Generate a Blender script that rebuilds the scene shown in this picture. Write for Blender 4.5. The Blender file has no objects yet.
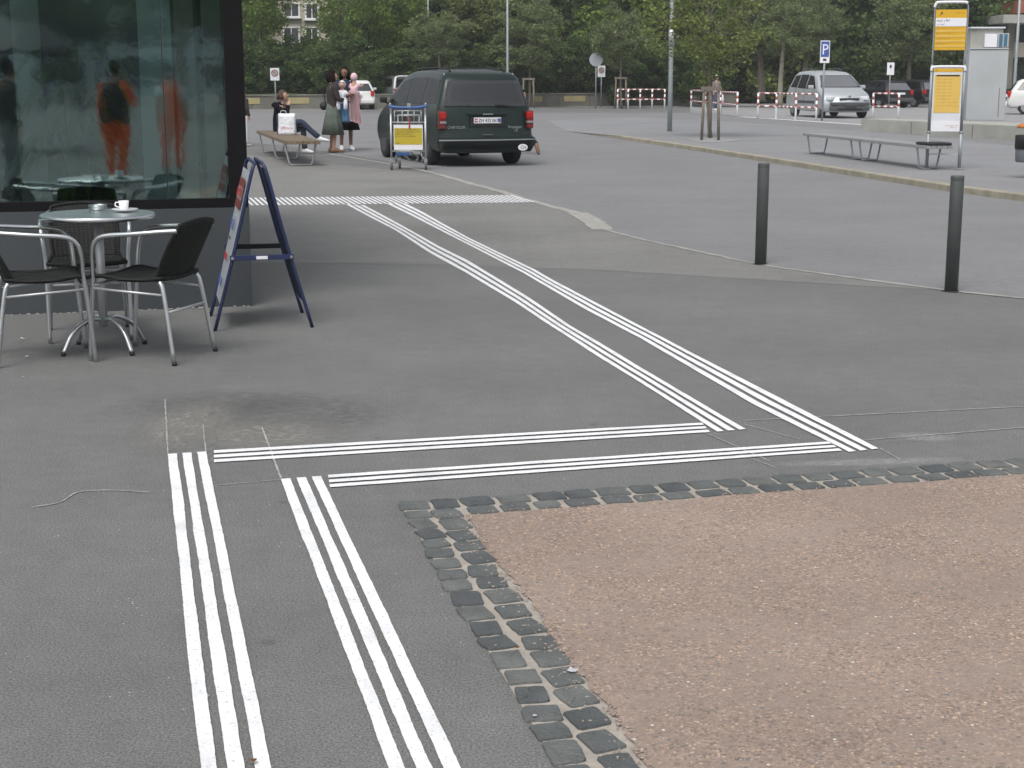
import bpy, bmesh, math, random
import numpy as np
from mathutils import Vector, Matrix
R = math.radians
rnd = random.Random(7)
SC = bpy.context.scene
COL = SC.collection

# ------------------------------------------------------------------ camera
F, CX, CY, HZ, CH = 1520.0, 512.0, 384.0, 77.0, 1.55
TH = math.atan((CY - HZ) / F)
cam = bpy.data.cameras.new('camera'); camo = bpy.data.objects.new('camera', cam); COL.objects.link(camo)
cam.sensor_fit = 'HORIZONTAL'; cam.sensor_width = 36.0; cam.lens = 36.0 * F / 1024.0
cam.clip_start = 0.05; cam.clip_end = 2000
camo.location = (0, 0, CH); camo.rotation_euler = (math.pi / 2 - TH, 0, 0)
SC.camera = camo

# ------------------------------------------------------------------ light
w = bpy.data.worlds.new('World'); SC.world = w; w.use_nodes = True
nt = w.node_tree; bg = nt.nodes['Background']
sky = nt.nodes.new('ShaderNodeTexSky'); sky.sky_type = 'NISHITA'; sky.sun_disc = False
SUN_EL, SUN_AZ = 58, 200
sky.sun_elevation = R(SUN_EL); sky.sun_rotation = R(SUN_AZ); sky.air_density = 1.0; sky.dust_density = 4.0; sky.ozone_density = 1.0
hs = nt.nodes.new('ShaderNodeHueSaturation'); hs.inputs['Saturation'].default_value = 0.26
nt.links.new(sky.outputs[0], hs.inputs['Color']); nt.links.new(hs.outputs[0], bg.inputs['Color'])
bg.inputs['Strength'].default_value = 0.12
sl = bpy.data.lights.new('sun', 'SUN'); so = bpy.data.objects.new('sun', sl); COL.objects.link(so)
sl.energy = 0.9; sl.angle = R(28); sl.color = (1.0, 0.965, 0.92)
_sd = Vector((math.sin(R(SUN_AZ)) * math.cos(R(SUN_EL)), math.cos(R(SUN_AZ)) * math.cos(R(SUN_EL)), math.sin(R(SUN_EL))))
so.rotation_euler = _sd.to_track_quat('Z', 'Y').to_euler()
SC.view_settings.view_transform = 'Standard'; SC.view_settings.look = 'None'
SC.view_settings.gamma = 1; SC.view_settings.use_curve_mapping = False
SC.view_settings.exposure = 0.64
SC.cycles.max_bounces = 6; SC.cycles.transparent_max_bounces = 12

# ------------------------------------------------------------------ picture -> world (used only to place real things)
_c, _s = math.cos(TH), math.sin(TH)
def ray(px, py):
    x = (px - CX) / F; y = -(py - CY) / F
    return Vector((x, _c + y * _s, -_s + y * _c))
def P(px, py, z=0.0):
    r = ray(px, py); t = (z - CH) / r.z
    return Vector((r.x * t, r.y * t, z))
def A(px, py, Y):
    r = ray(px, py); t = Y / r.y
    return Vector((r.x * t, Y, CH + r.z * t))
def HT(py, Y):                      # height of picture row py at distance Y
    return A(CX, py, Y).z
UB = math.atan2(6500 - CX, F / _c)  # street grid direction
U = Vector((math.sin(UB), math.cos(UB), 0)); V = Vector((-U.y, U.x, 0))
ANG = math.atan2(U.y, U.x)          # rotation that turns +X into U

# ------------------------------------------------------------------ materials
def new_mat(name):
    m = bpy.data.materials.new(name); m.use_nodes = True
    n = m.node_tree; b = n.nodes['Principled BSDF']
    return m, n, b
def simple(name, col, rough=0.6, metal=0.0, vary=0.08, scale=8.0, bump=0.0, spec=0.5, bscale=None, coat=0):
    m, n, b = new_mat(name)
    tc = n.nodes.new('ShaderNodeTexCoord'); no = n.nodes.new('ShaderNodeTexNoise')
    no.inputs['Scale'].default_value = scale; no.inputs['Detail'].default_value = 6
    n.links.new(tc.outputs['Object'], no.inputs['Vector'])
    mx = n.nodes.new('ShaderNodeMix'); mx.data_type = 'RGBA'
    mx.inputs[6].default_value = (*[max(0, c * (1 - vary * 1.6)) for c in col], 1)
    mx.inputs[7].default_value = (*[min(1, c * (1 + vary * 1.6)) for c in col], 1)
    n.links.new(no.outputs['Fac'], mx.inputs[0]); n.links.new(mx.outputs[2], b.inputs['Base Color'])
    b.inputs['Roughness'].default_value = rough; b.inputs['Metallic'].default_value = metal
    b.inputs['Specular IOR Level'].default_value = spec; b.inputs['Coat Weight'].default_value = coat
    if bump:
        n2 = n.nodes.new('ShaderNodeTexNoise'); n2.inputs['Scale'].default_value = bscale or scale * 6
        n2.inputs['Detail'].default_value = 4
        n.links.new(tc.outputs['Object'], n2.inputs['Vector'])
        bp = n.nodes.new('ShaderNodeBump'); bp.inputs['Strength'].default_value = bump; bp.inputs['Distance'].default_value = 0.01
        n.links.new(n2.outputs['Fac'], bp.inputs['Height']); n.links.new(bp.outputs[0], b.inputs['Normal'])
    return m
def ramp(n, src, stops):
    r = n.nodes.new('ShaderNodeValToRGB'); e = r.color_ramp.elements
    while len(e) > 1: e.remove(e[-1])
    e[0].position = stops[0][0]; e[0].color = (*stops[0][1], 1)
    for p, c in stops[1:]:
        q = e.new(p); q.color = (*c, 1)
    n.links.new(src, r.inputs[0]); return r
def mixc(n, fac, a, b, mode='MIX'):
    x = n.nodes.new('ShaderNodeMix'); x.data_type = 'RGBA'; x.blend_type = mode
    for i, v in ((0, fac), (6, a), (7, b)):
        if hasattr(v, 'is_linked') or hasattr(v, 'links'): n.links.new(v, x.inputs[i])
        elif i == 0: x.inputs[0].default_value = v
        else: x.inputs[i].default_value = (*v, 1)
    return x.outputs[2]
def asphalt(name, base, warm=(0, 0, 0), patch=0.25, speck=0.45, rough=0.9, stain=0.0):
    m, n, b = new_mat(name)
    tc = n.nodes.new('ShaderNodeTexCoord'); o = tc.outputs['Object']
    def noise(s, d=6, r=.6):
        q = n.nodes.new('ShaderNodeTexNoise'); q.inputs['Scale'].default_value = s; q.inputs['Detail'].default_value = d
        q.inputs['Roughness'].default_value = r; n.links.new(o, q.inputs['Vector']); return q.outputs['Fac']
    c0 = tuple(base[i] * (1 - patch) for i in range(3)); c1 = tuple(base[i] * (1 + patch) for i in range(3))
    big = ramp(n, noise(0.55, 8, .65), [(0.3, c0), (0.7, c1)]).outputs[0]
    fine = ramp(n, noise(150, 3, .7), [(0.30, (1 - speck,) * 3), (0.52, (1, 1, 1)), (0.72, (1 + speck * 1.0,) * 3)]).outputs[0]
    c = mixc(n, 1.0, big, fine, 'MULTIPLY')
    mid = ramp(n, noise(9, 5, .7), [(0.32, (.92,) * 3), (0.66, (1.06,) * 3)]).outputs[0]
    c = mixc(n, 1.0, c, mid, 'MULTIPLY')
    # scattered darker blots and pale crumbs
    vo = n.nodes.new('ShaderNodeTexVoronoi'); vo.inputs['Scale'].default_value = 2.3; n.links.new(o, vo.inputs['Vector'])
    blot = ramp(n, vo.outputs['Distance'], [(0.0, (.78,) * 3), (0.035, (.8,) * 3), (0.06, (1, 1, 1))]).outputs[0]
    c = mixc(n, 1.0, c, blot, 'MULTIPLY')
    v2 = n.nodes.new('ShaderNodeTexVoronoi'); v2.inputs['Scale'].default_value = 26; n.links.new(o, v2.inputs['Vector'])
    cr = ramp(n, v2.outputs['Distance'], [(0.0, (1, 1, 1)), (0.055, (1, 1, 1)), (0.085, (0, 0, 0))]).outputs[0]
    sel = ramp(n, noise(3.1, 2), [(0.50, (0, 0, 0)), (0.60, (1, 1, 1))]).outputs[0]
    f = mixc(n, 1.0, cr, sel, 'MULTIPLY')
    c = mixc(n, f, c, tuple(min(.6, x * 3.2) for x in base))
    n.links.new(c, b.inputs['Base Color']); b.inputs['Roughness'].default_value = rough
    b.inputs['Specular IOR Level'].default_value = 0.3
    bp = n.nodes.new('ShaderNodeBump'); bp.inputs['Strength'].default_value = .35; bp.inputs['Distance'].default_value = .005
    n.links.new(noise(120, 3, .7), bp.inputs['Height']); n.links.new(bp.outputs[0], b.inputs['Normal'])
    return m
M = {}
M['pave'] = asphalt('asphalt_pavement', (.156, .157, .154), speck=.6, patch=.14)
M['pave_old'] = asphalt('asphalt_pavement_worn', (.192, .191, .184), speck=.45, patch=.14)
M['road'] = asphalt('asphalt_road', (.196, .198, .203), patch=.10, speck=.3)
M['island'] = asphalt('asphalt_island', (.225, .228, .235), patch=.1, speck=.25)
M['lot'] = asphalt('asphalt_lot', (.27, .27, .272), patch=.1, speck=.2)
M['mortar'] = simple('mortar', (.33, .30, .26), .95, vary=.25, scale=14, bump=.6, bscale=60)
M['joint'] = simple('pale_joint', (.30, .295, .27), .95, vary=.3, scale=9, bump=.4)
M['cobble'] = simple('basalt_sett', (.092, .100, .102), .85, vary=.35, scale=9, bump=.8, bscale=90)
M['white'] = simple('white_paint_clean', (.78, .79, .80), .7, vary=.03, scale=4)
m, n, b = new_mat('white_line_paint'); tc = n.nodes.new('ShaderNodeTexCoord')
a1 = n.nodes.new('ShaderNodeTexNoise'); a1.inputs['Scale'].default_value = 130; a1.inputs['Detail'].default_value = 3; n.links.new(tc.outputs['Object'], a1.inputs['Vector'])
a2 = n.nodes.new('ShaderNodeTexNoise'); a2.inputs['Scale'].default_value = 5; a2.inputs['Detail'].default_value = 5; n.links.new(tc.outputs['Object'], a2.inputs['Vector'])
r1 = ramp(n, a1.outputs['Fac'], [(.29, (.36, .36, .36)), (.37, (.72, .73, .74)), (.6, (.78, .79, .80))]); r2 = ramp(n, a2.outputs['Fac'], [(.3, (.80,) * 3), (.5, (.98,) * 3)])
n.links.new(mixc(n, 1, r1.outputs[0], r2.outputs[0], 'MULTIPLY'), b.inputs['Base Color']); b.inputs['Roughness'].default_value = .8
bp = n.nodes.new('ShaderNodeBump'); bp.inputs['Strength'].default_value = .4; bp.inputs['Distance'].default_value = .003; n.links.new(a1.outputs['Fac'], bp.inputs['Height']); n.links.new(bp.outputs[0], b.inputs['Normal'])
M['line'] = m
M['kerb'] = simple('kerb_stone', (.29, .265, .205), .9, vary=.3, scale=5, bump=.4)
M['concrete'] = simple('concrete', (.34, .34, .31), .9, vary=.22, scale=1.7, bump=.4, bscale=30)
M['wallc'] = simple('old_wall', (.17, .165, .14), .95, vary=.4, scale=1.1, bump=.4, bscale=12)
M['yellowp'] = simple('faded_yellow', (.38, .33, .17), .9, vary=.15, scale=3)
M['plinth'] = simple('plinth_panel', (.060, .068, .074), .75, vary=.12, scale=1.6, spec=.25)
M['frame'] = simple('dark_frame', (.008, .008, .009), .7, vary=.2, spec=.12)
M['inside'] = simple('inside_wall', (.10, .125, .13), .9)
M['blind'] = simple('green_panel', (.40, .47, .46), .85, vary=.1, scale=1.5)
M['blindd'] = simple('brown_panel', (.26, .22, .19), .85, vary=.2, scale=2.5)
M['insfloor'] = simple('inside_floor', (.22, .25, .24), .6)
M['alu'] = simple('aluminium', (.60, .62, .63), .30, metal=1.0, vary=.04, scale=20)
M['aluflat'] = simple('aluminium_matt', (.50, .51, .52), .5, metal=.7, vary=.05)
M['steelpole'] = simple('galvanised', (.30, .33, .345), .55, metal=.45, vary=.12, scale=5)
M['bollard'] = simple('bollard_paint', (.070, .076, .076), .5, vary=.2, scale=5)
M['black'] = simple('black', (.014, .014, .015), .6, vary=.2)
M['rubber'] = simple('rubber', (.02, .02, .021), .85, vary=.3)
M['blue'] = simple('blue_enamel', (.016, .024, .078), .4, vary=.15)
M['cartblue'] = simple('cart_blue', (.03, .09, .28), .4)
M['panelw'] = simple('white_panel', (.60, .63, .66), .5, vary=.04)
M['paper'] = simple('white_sheet', (.72, .73, .76), .6, vary=.03)
M['red'] = simple('signal_red', (.42, .03, .03), .5, vary=.1)
M['redw'] = simple('rail_red', (.34, .10, .085), .6, vary=.2)
M['yellow'] = simple('sign_yellow', (.62, .36, .015), .5, vary=.04)
M['yellowl'] = simple('sign_yellow_pale', (.66, .44, .10), .5, vary=.05)
M['yellowd'] = simple('sign_yellow_print', (.42, .24, .02), .5, vary=.05)
M['cartyellow'] = simple('cart_yellow', (.46, .36, .03), .55, vary=.05)
M['ink'] = simple('ink', (.03, .03, .035), .6)
M['inkblue'] = simple('ink_blue', (.05, .09, .32), .6)
M['woodb'] = simple('bench_wood', (.155, .118, .080), .8, vary=.35, scale=6, bump=.3)
M['wood'] = simple('stake_wood', (.17, .145, .12), .9, vary=.3, scale=7, bump=.3)
M['slat'] = simple('grey_slats', (.25, .255, .255), .7, vary=.15, scale=6)
M['bark'] = simple('bark', (.135, .12, .095), .95, vary=.4, scale=5, bump=.8, bscale=20)
M['barkpale'] = simple('bark_pale', (.23, .21, .165), .95, vary=.4, scale=6, bump=.6, bscale=20)
M['china'] = simple('china', (.78, .79, .80), .25, vary=.02)
M['coffee'] = simple('coffee', (.03, .015, .008), .3)
M['skin'] = simple('skin', (.46, .27, .19), .6, vary=.08)
M['skind'] = simple('skin_brown', (.21, .115, .075), .6, vary=.08)
M['hairbr'] = simple('hair_brown', (.06, .036, .022), .7, vary=.4, scale=60, bump=.6)
M['hairdk'] = simple('hair_dark', (.014, .009, .008), .9, vary=.4, scale=60, bump=.6, spec=.08)
M['hairred'] = simple('hair_red', (.16, .045, .03), .7, vary=.4, scale=60, bump=.6)
M['jacket'] = simple('black_jacket', (.008, .008, .012), .95, vary=.3, spec=.08)
M['jeans'] = simple('jeans', (.022, .032, .055), .9, vary=.3, scale=12)
M['jeansbl'] = simple('jeans_blue', (.06, .09, .17), .9, vary=.2)
M['shoew'] = simple('white_shoe', (.62, .63, .64), .6)
M['leather'] = simple('tan_leather', (.20, .11, .06), .6)
M['skirt'] = simple('green_skirt', (.085, .105, .085), .9, vary=.2, scale=10)
M['browntop'] = simple('brown_top', (.035, .026, .024), .9, vary=.3)
M['blackskirt'] = simple('black_skirt', (.006, .006, .007), .95, spec=.05)
M['babyblue'] = simple('blue_blanket', (.20, .38, .56), .95, vary=.1)
M['babywhite'] = simple('white_baby_cloth', (.62, .63, .70), .95, vary=.1)
M['pink'] = simple('pink_blanket', (.64, .45, .47), .95, vary=.08)
M['pinkhat'] = simple('pink_hood', (.68, .46, .50), .95, vary=.08)
M['navyfl'] = simple('navy_blouse', (.02, .022, .05), .9, vary=.5, scale=40)
M['beige'] = simple('beige_coat', (.24, .20, .17), .9)
M['orange'] = simple('orange_workwear', (.85, .12, .02), .8, vary=.1)
M['greytr'] = simple('grey_trousers', (.22, .23, .23), .9)
M['lightblue'] = simple('light_shirt', (.55, .60, .66), .9)
M['foil'] = simple('silver_bag', (.72, .73, .76), .35, metal=.35, vary=.2, scale=30, bump=.9, bscale=22)
M['bagside'] = simple('bag_side', (.05, .07, .11), .5)
M['leaf_dark'] = None
def car_paint(name, col, metal=.3, rough=.32):
    m = simple(name, col, rough, metal=metal, vary=.03, scale=3, coat=.12, spec=.35); return m
M['greencar'] = car_paint('dark_green_paint', (.006, .017, .014), .1)
M['greenlow'] = simple('green_grey_cladding', (.010, .018, .015), .6)
M['silvercar'] = car_paint('silver_paint', (.50, .53, .55), .5)
M['blackcar'] = car_paint('black_paint', (.010, .010, .012), .1)
M['whitecar'] = car_paint('white_paint_car', (.62, .63, .62), 0)
M['shadecar'] = car_paint('pale_paint_in_shade', (.14, .15, .155), .4)  # body of the pale van, shade on its side put into the colour
M['trim'] = simple('car_trim', (.06, .065, .07), .6)
M['chrome'] = simple('chrome', (.6, .62, .63), .2, metal=1)
M['taill'] = simple('tail_lamp', (.40, .012, .010), .2, vary=.2, scale=15)
M['taild'] = simple('tail_lamp_dark', (.16, .02, .02), .2)
M['headl'] = simple('head_lamp', (.62, .66, .68), .12)
M['rim'] = simple('wheel_rim', (.34, .35, .36), .4, metal=.7)
def glassy(name, col, rough=.05):
    m = simple(name, col, rough, vary=.02, spec=.9); return m
M['carglass'] = glassy('car_glass', (.010, .012, .014))
M['carglassm'] = glassy('car_glass_mid', (.060, .062, .070))
M['carglassl'] = glassy('car_glass_light', (.27, .28, .31))
def leafmat(name, c0, c1, c2):
    m, n, b = new_mat(name)
    tc = n.nodes.new('ShaderNodeTexCoord'); no = n.nodes.new('ShaderNodeTexNoise')
    no.inputs['Scale'].default_value = 1.3; no.inputs['Detail'].default_value = 8; no.inputs['Roughness'].default_value = .8
    n.links.new(tc.outputs['Object'], no.inputs['Vector'])
    r = ramp(n, no.outputs['Fac'], [(.3, c0), (.5, c1), (.72, c2)])
    ge = n.nodes.new('ShaderNodeNewGeometry'); r2_ = ramp(n, ge.outputs['Random Per Island'], [(0, (.75, .80, .72)), (.7, (1.3, 1.32, 1.2)), (1, (2.0, 1.9, 1.55))]); lc = mixc(n, 1, r.outputs[0], r2_.outputs[0], 'MULTIPLY')
    n.links.new(lc, b.inputs['Base Color']); b.inputs['Roughness'].default_value = .7
    b.inputs['Specular IOR Level'].default_value = .25
    tr = n.nodes.new('ShaderNodeBsdfTranslucent'); n.links.new(lc, tr.inputs['Color'])
    ms = n.nodes.new('ShaderNodeMixShader'); ms.inputs[0].default_value = .42
    n.links.new(b.outputs[0], ms.inputs[1]); n.links.new(tr.outputs[0], ms.inputs[2])
    n.links.new(ms.outputs[0], n.nodes['Material Output'].inputs['Surface'])
    return m
M['leaf_dark'] = leafmat('leaves_dark', (.052, .082, .030), (.074, .115, .040), (.105, .150, .052))
M['leaf_grey'] = leafmat('leaves_greygreen', (.100, .130, .064), (.140, .175, .086), (.195, .228, .118))
M['leaf_bright'] = leafmat('leaves_bright', (.085, .135, .030), (.13, .19, .044), (.18, .245, .06))
M['leaf_olive'] = leafmat('leaves_olive', (.102, .130, .050), (.142, .172, .062), (.195, .218, .084))
M['grass'] = leafmat('grass_green', (.07, .12, .028), (.09, .16, .035), (.12, .20, .05))
# window glass of the cafe: coated, partly mirroring, partly clear, greenish
m, n, b = new_mat('cafe_glass')
tr = n.nodes.new('ShaderNodeBsdfTransparent'); tr.inputs[0].default_value = (.76, .86, .85, 1)
gl = n.nodes.new('ShaderNodeBsdfGlossy'); gl.inputs['Roughness'].default_value = .035; gl.inputs['Color'].default_value = (.78, .95, .95, 1)
tcg = n.nodes.new('ShaderNodeTexCoord'); nzg = n.nodes.new('ShaderNodeTexNoise'); nzg.inputs['Scale'].default_value = 5; nzg.inputs['Detail'].default_value = 3; n.links.new(tcg.outputs['Object'], nzg.inputs['Vector'])
bpg = n.nodes.new('ShaderNodeBump'); bpg.inputs['Strength'].default_value = .35; bpg.inputs['Distance'].default_value = .0016; n.links.new(nzg.outputs['Fac'], bpg.inputs['Height']); n.links.new(bpg.outputs[0], gl.inputs['Normal'])
fr = n.nodes.new('ShaderNodeFresnel'); fr.inputs[0].default_value = 1.5
ad = n.nodes.new('ShaderNodeMath'); ad.operation = 'ADD'; ad.inputs[1].default_value = .17; n.links.new(fr.outputs[0], ad.inputs[0])
ms = n.nodes.new('ShaderNodeMixShader'); n.links.new(ad.outputs[0], ms.inputs[0]); n.links.new(tr.outputs[0], ms.inputs[1]); n.links.new(gl.outputs[0], ms.inputs[2])
n.links.new(ms.outputs[0], n.nodes['Material Output'].inputs['Surface']); M['glass'] = m
m, n, b = new_mat('clear_glass'); b.inputs['Transmission Weight'].default_value = 1; b.inputs['Roughness'].default_value = .04
b.inputs['Base Color'].default_value = (.85, .92, .92, 1); M['clear'] = m
# gravel
m, n, b = new_mat('gravel_red')
tc = n.nodes.new('ShaderNodeTexCoord'); o = tc.outputs['Object']
def nz(s, d=5, r=.6):
    q = n.nodes.new('ShaderNodeTexNoise'); q.inputs['Scale'].default_value = s; q.inputs['Detail'].default_value = d; q.inputs['Roughness'].default_value = r
    n.links.new(o, q.inputs['Vector']); return q.outputs['Fac']
def vr(s):
    q = n.nodes.new('ShaderNodeTexVoronoi'); q.inputs['Scale'].default_value = s; n.links.new(o, q.inputs['Vector']); return q
G0 = (.284, .229, .194)
bigc = ramp(n, nz(1.1, 6), [(.3, tuple(x * .88 for x in G0)), (.7, tuple(x * 1.12 for x in G0))]).outputs[0]
v1 = vr(150)
hsv = n.nodes.new('ShaderNodeSeparateColor'); n.links.new(v1.outputs['Color'], hsv.inputs[0])
grain = ramp(n, hsv.outputs[0], [(0, (.56, .57, .60)), (.12, (.72, .68, .64)), (.3, (.94, .92, .92)), (.6, (1.03, 1.0, .98)), (.86, (1.2, 1.08, .98)), (.97, (1.55, 1.5, 1.45)), (1, (1.9, 1.9, 1.9))]).outputs[0]
dust = ramp(n, nz(2.6, 5, .6), [(.36, (.25,) * 3), (.62, (.95,) * 3)]).outputs[0]
c = mixc(n, dust, bigc, mixc(n, 1, bigc, grain, 'MULTIPLY'))
spots = ramp(n, nz(34, 3, .7), [(.28, (.70, .68, .68)), (.38, (.95, .94, .94)), (.62, (1.0, 1.0, 1.0)), (.72, (1.2, 1.14, 1.08))]).outputs[0]
c = mixc(n, 1, c, spots, 'MULTIPLY')
def specks(scale, rad, thr, col, c):
    v = vr(scale); m1 = ramp(n, v.outputs['Distance'], [(0, (1,) * 3), (rad, (1,) * 3), (rad * 1.5, (0,) * 3)]).outputs[0]
    sc_ = n.nodes.new('ShaderNodeSeparateColor'); n.links.new(v.outputs['Color'], sc_.inputs[0]); m2 = ramp(n, sc_.outputs[1], [(thr - .01, (0,) * 3), (thr, (1,) * 3)]).outputs[0]
    return mixc(n, mixc(n, 1, m1, m2, 'MULTIPLY'), c, col)
c = specks(48, .22, .80, (.16, .15, .145), c); c = specks(60, .2, .86, (.52, .36, .24), c); c = specks(37, .12, .93, (.62, .60, .57), c); c = specks(17, .10, .90, (.15, .15, .148), c)
n.links.new(c, b.inputs['Base Color']); b.inputs['Roughness'].default_value = .95; b.inputs['Specular IOR Level'].default_value = .2
bp = n.nodes.new('ShaderNodeBump'); bp.inputs['Strength'].default_value = .5; bp.inputs['Distance'].default_value = .005
n.links.new(v1.outputs['Distance'], bp.inputs['Height']); n.links.new(bp.outputs[0], b.inputs['Normal'])
M['gravel'] = m
# wicker
m, n, b = new_mat('black_wicker')
tc = n.nodes.new('ShaderNodeTexCoord'); wv = n.nodes.new('ShaderNodeTexWave'); wv.inputs['Scale'].default_value = 22; wv.inputs['Distortion'].default_value = .4
wv.bands_direction = 'Z'; n.links.new(tc.outputs['Object'], wv.inputs['Vector'])
w2 = n.nodes.new('ShaderNodeTexWave'); w2.inputs['Scale'].default_value = 12; w2.bands_direction = 'Y'; n.links.new(tc.outputs['Object'], w2.inputs['Vector'])
mul = n.nodes.new('ShaderNodeMath'); mul.operation = 'MULTIPLY'; n.links.new(wv.outputs['Fac'], mul.inputs[0]); n.links.new(w2.outputs['Fac'], mul.inputs[1])
r_ = ramp(n, mul.outputs[0], [(0, (.010, .011, .010)), (1, (.022, .023, .022))]); n.links.new(r_.outputs[0], b.inputs['Base Color'])
b.inputs['Roughness'].default_value = .7; b.inputs['Specular IOR Level'].default_value = .25
bp = n.nodes.new('ShaderNodeBump'); bp.inputs['Strength'].default_value = .8; bp.inputs['Distance'].default_value = .004
n.links.new(mul.outputs[0], bp.inputs['Height']); n.links.new(bp.outputs[0], b.inputs['Normal']); M['wicker'] = m

# ------------------------------------------------------------------ mesh helpers
def obj(name, me, mat, parent=None, smooth=False):
    if isinstance(me, bmesh.types.BMesh):
        d = bpy.data.meshes.new(name); me.normal_update(); me.to_mesh(d); me.free(); me = d
    if mat is not None:
        me.materials.clear(); me.materials.append(M[mat] if isinstance(mat, str) else mat)
    o = bpy.data.objects.new(name, me); COL.objects.link(o)
    if parent: o.parent = parent
    if smooth:
        for p in me.polygons: p.use_smooth = True
    return o
def tag(o, label=None, cat=None, group=None, kind=None):
    if label: o['label'] = label
    if cat: o['category'] = cat
    if group: o['group'] = group
    if kind: o['kind'] = kind
    return o
def thing(name, label, cat, loc=(0, 0, 0), rz=0, group=None, scale=1):
    o = bpy.data.objects.new(name, None); COL.objects.link(o); o.empty_display_size = .2
    o.location = loc; o.rotation_euler = (0, 0, rz); o.scale = (scale,) * 3
    return tag(o, label, cat, group)
def copy_tree(src, loc, rz, label, scale=None):
    def rec(o, par):
        c_ = o.copy(); COL.objects.link(c_); c_.parent = par
        for ch in [x for x in kids.get(o.name, [])]: rec(ch, c_)
        return c_
    kids = {}
    for q in list(COL.objects):
        if q.parent: kids.setdefault(q.parent.name, []).append(q)
    r = rec(src, None); r.location = loc; r.rotation_euler = (0, 0, rz); r['label'] = label
    if scale: r.scale = (scale,) * 3 if not hasattr(scale, '__len__') else scale
    return r
def BM(): return bmesh.new()
def box(bm, c, s, rz=0, rx=0, ry=0, bev=0):
    mt = Matrix.Translation(c) @ Matrix.Rotation(rz, 4, 'Z') @ Matrix.Rotation(ry, 4, 'Y') @ Matrix.Rotation(rx, 4, 'X') @ Matrix.Diagonal((*s, 1))
    g = bmesh.ops.create_cube(bm, size=1, matrix=mt)
    if bev:
        es = list({e for v in g['verts'] for e in v.link_edges})
        bmesh.ops.bevel(bm, geom=es, offset=bev, segments=2, affect='EDGES', profile=.6)
    return g
def catmull(pts, k=6):
    pts = [Vector(p) for p in pts]; out = []
    for i in range(len(pts) - 1):
        p0 = pts[i - 1] if i else pts[0] * 2 - pts[1]; p1, p2 = pts[i], pts[i + 1]
        p3 = pts[i + 2] if i + 2 < len(pts) else p2 * 2 - p1
        for j in range(k):
            t = j / k
            out.append(.5 * ((2 * p1) + (p2 - p0) * t + (2 * p0 - 5 * p1 + 4 * p2 - p3) * t * t + (3 * p1 - p0 - 3 * p2 + p3) * t ** 3))
    out.append(pts[-1]); return out
def tube(bm, pts, r, seg=10, r2=None, closed=False, cap=True):
    pts = [Vector(p) for p in pts]; N = len(pts); rings = []; up = None
    for i, p in enumerate(pts):
        if closed: t = pts[(i + 1) % N] - pts[i - 1]
        else: t = (pts[i + 1] if i < N - 1 else p) - (pts[i - 1] if i else p)
        t.normalize()
        if up is None: up = Vector((0, 0, 1)) if abs(t.z) < .9 else Vector((1, 0, 0))
        a = t.cross(up)
        if a.length < 1e-4: a = t.orthogonal()
        a.normalize(); b_ = a.cross(t).normalized(); up = b_
        if isinstance(r, (list, tuple)): rr = r[i]
        else: rr = r if r2 is None else r + (r2 - r) * i / max(1, N - 1)
        rings.append([bm.verts.new(p + (a * math.cos(q * 2 * math.pi / seg) + b_ * math.sin(q * 2 * math.pi / seg)) * rr) for q in range(seg)])
    for i in range(N if closed else N - 1):
        A_, B_ = rings[i], rings[(i + 1) % N]
        for q in range(seg): bm.faces.new((A_[q], A_[(q + 1) % seg], B_[(q + 1) % seg], B_[q]))
    if cap and not closed:
        bm.faces.new(rings[0][::-1]); bm.faces.new(rings[-1])
def lathe(bm, prof, c=(0, 0, 0), seg=32, ax=None, wob=None):
    c = Vector(c); rings = []
    for (r, z) in prof:
        ring = []
        for q in range(seg):
            a = q * 2 * math.pi / seg; rr = r * (1 + (wob(a, z) if wob else 0))
            v = Vector((rr * math.cos(a), rr * math.sin(a), z))
            if ax is not None: v = ax @ v
            ring.append(bm.verts.new(c + v))
        rings.append(ring)
    for i in range(len(rings) - 1):
        for q in range(seg): bm.faces.new((rings[i][q], rings[i][(q + 1) % seg], rings[i + 1][(q + 1) % seg], rings[i + 1][q]))
    if prof[0][0] > 1e-5: bm.faces.new(rings[0][::-1])
    if prof[-1][0] > 1e-5: bm.faces.new(rings[-1])
def ellips(bm, c, r, rot=None, u=16, v=10):
    mt = Matrix.Translation(c) @ (rot.to_4x4() if rot is not None else Matrix()) @ Matrix.Diagonal((*r, 1))
    return bmesh.ops.create_uvsphere(bm, u_segments=u, v_segments=v, radius=1, matrix=mt)
def poly(bm, pts, z=None):
    return bm.faces.new([bm.verts.new(Vector(p) if z is None else Vector((p[0], p[1], z))) for p in pts])
def sheet(name, pts, z, mat, thick=0.0, cuts=0):
    bm = BM(); f = poly(bm, pts, z)
    if f.normal.z < 0 or f.calc_area() < 0: pass
    bm.normal_update()
    if f.normal.z < 0: f.normal_flip()
    if thick:
        g = bmesh.ops.extrude_face_region(bm, geom=[f]); 
        bmesh.ops.translate(bm, verts=[e for e in g['geom'] if isinstance(e, bmesh.types.BMVert)], vec=(0, 0, 0))
        for v in f.verts: v.co.z = z - thick
    o = obj(name, bm, mat); tag(o, kind='structure'); return o
def text(name, s, mat, size, parent, loc, rot, width=None, thick=.002, align='LEFT'):
    cu = bpy.data.curves.new(name, 'FONT'); cu.body = s; cu.size = size; cu.extrude = thick; cu.align_x = align; cu.resolution_u = 2
    t = bpy.data.objects.new(name, cu); COL.objects.link(t)
    dg = bpy.context.evaluated_depsgraph_get(); dg.update()
    me = bpy.data.meshes.new_from_object(t.evaluated_get(dg)); bpy.data.objects.remove(t)
    if width and len(me.vertices):
        xs = [v.co.x for v in me.vertices]; k = width / (max(xs) - min(xs))
        for v in me.vertices: v.co.x *= k
    o = obj(name, me, mat, parent); o.location = loc; o.rotation_euler = rot; return o
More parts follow.
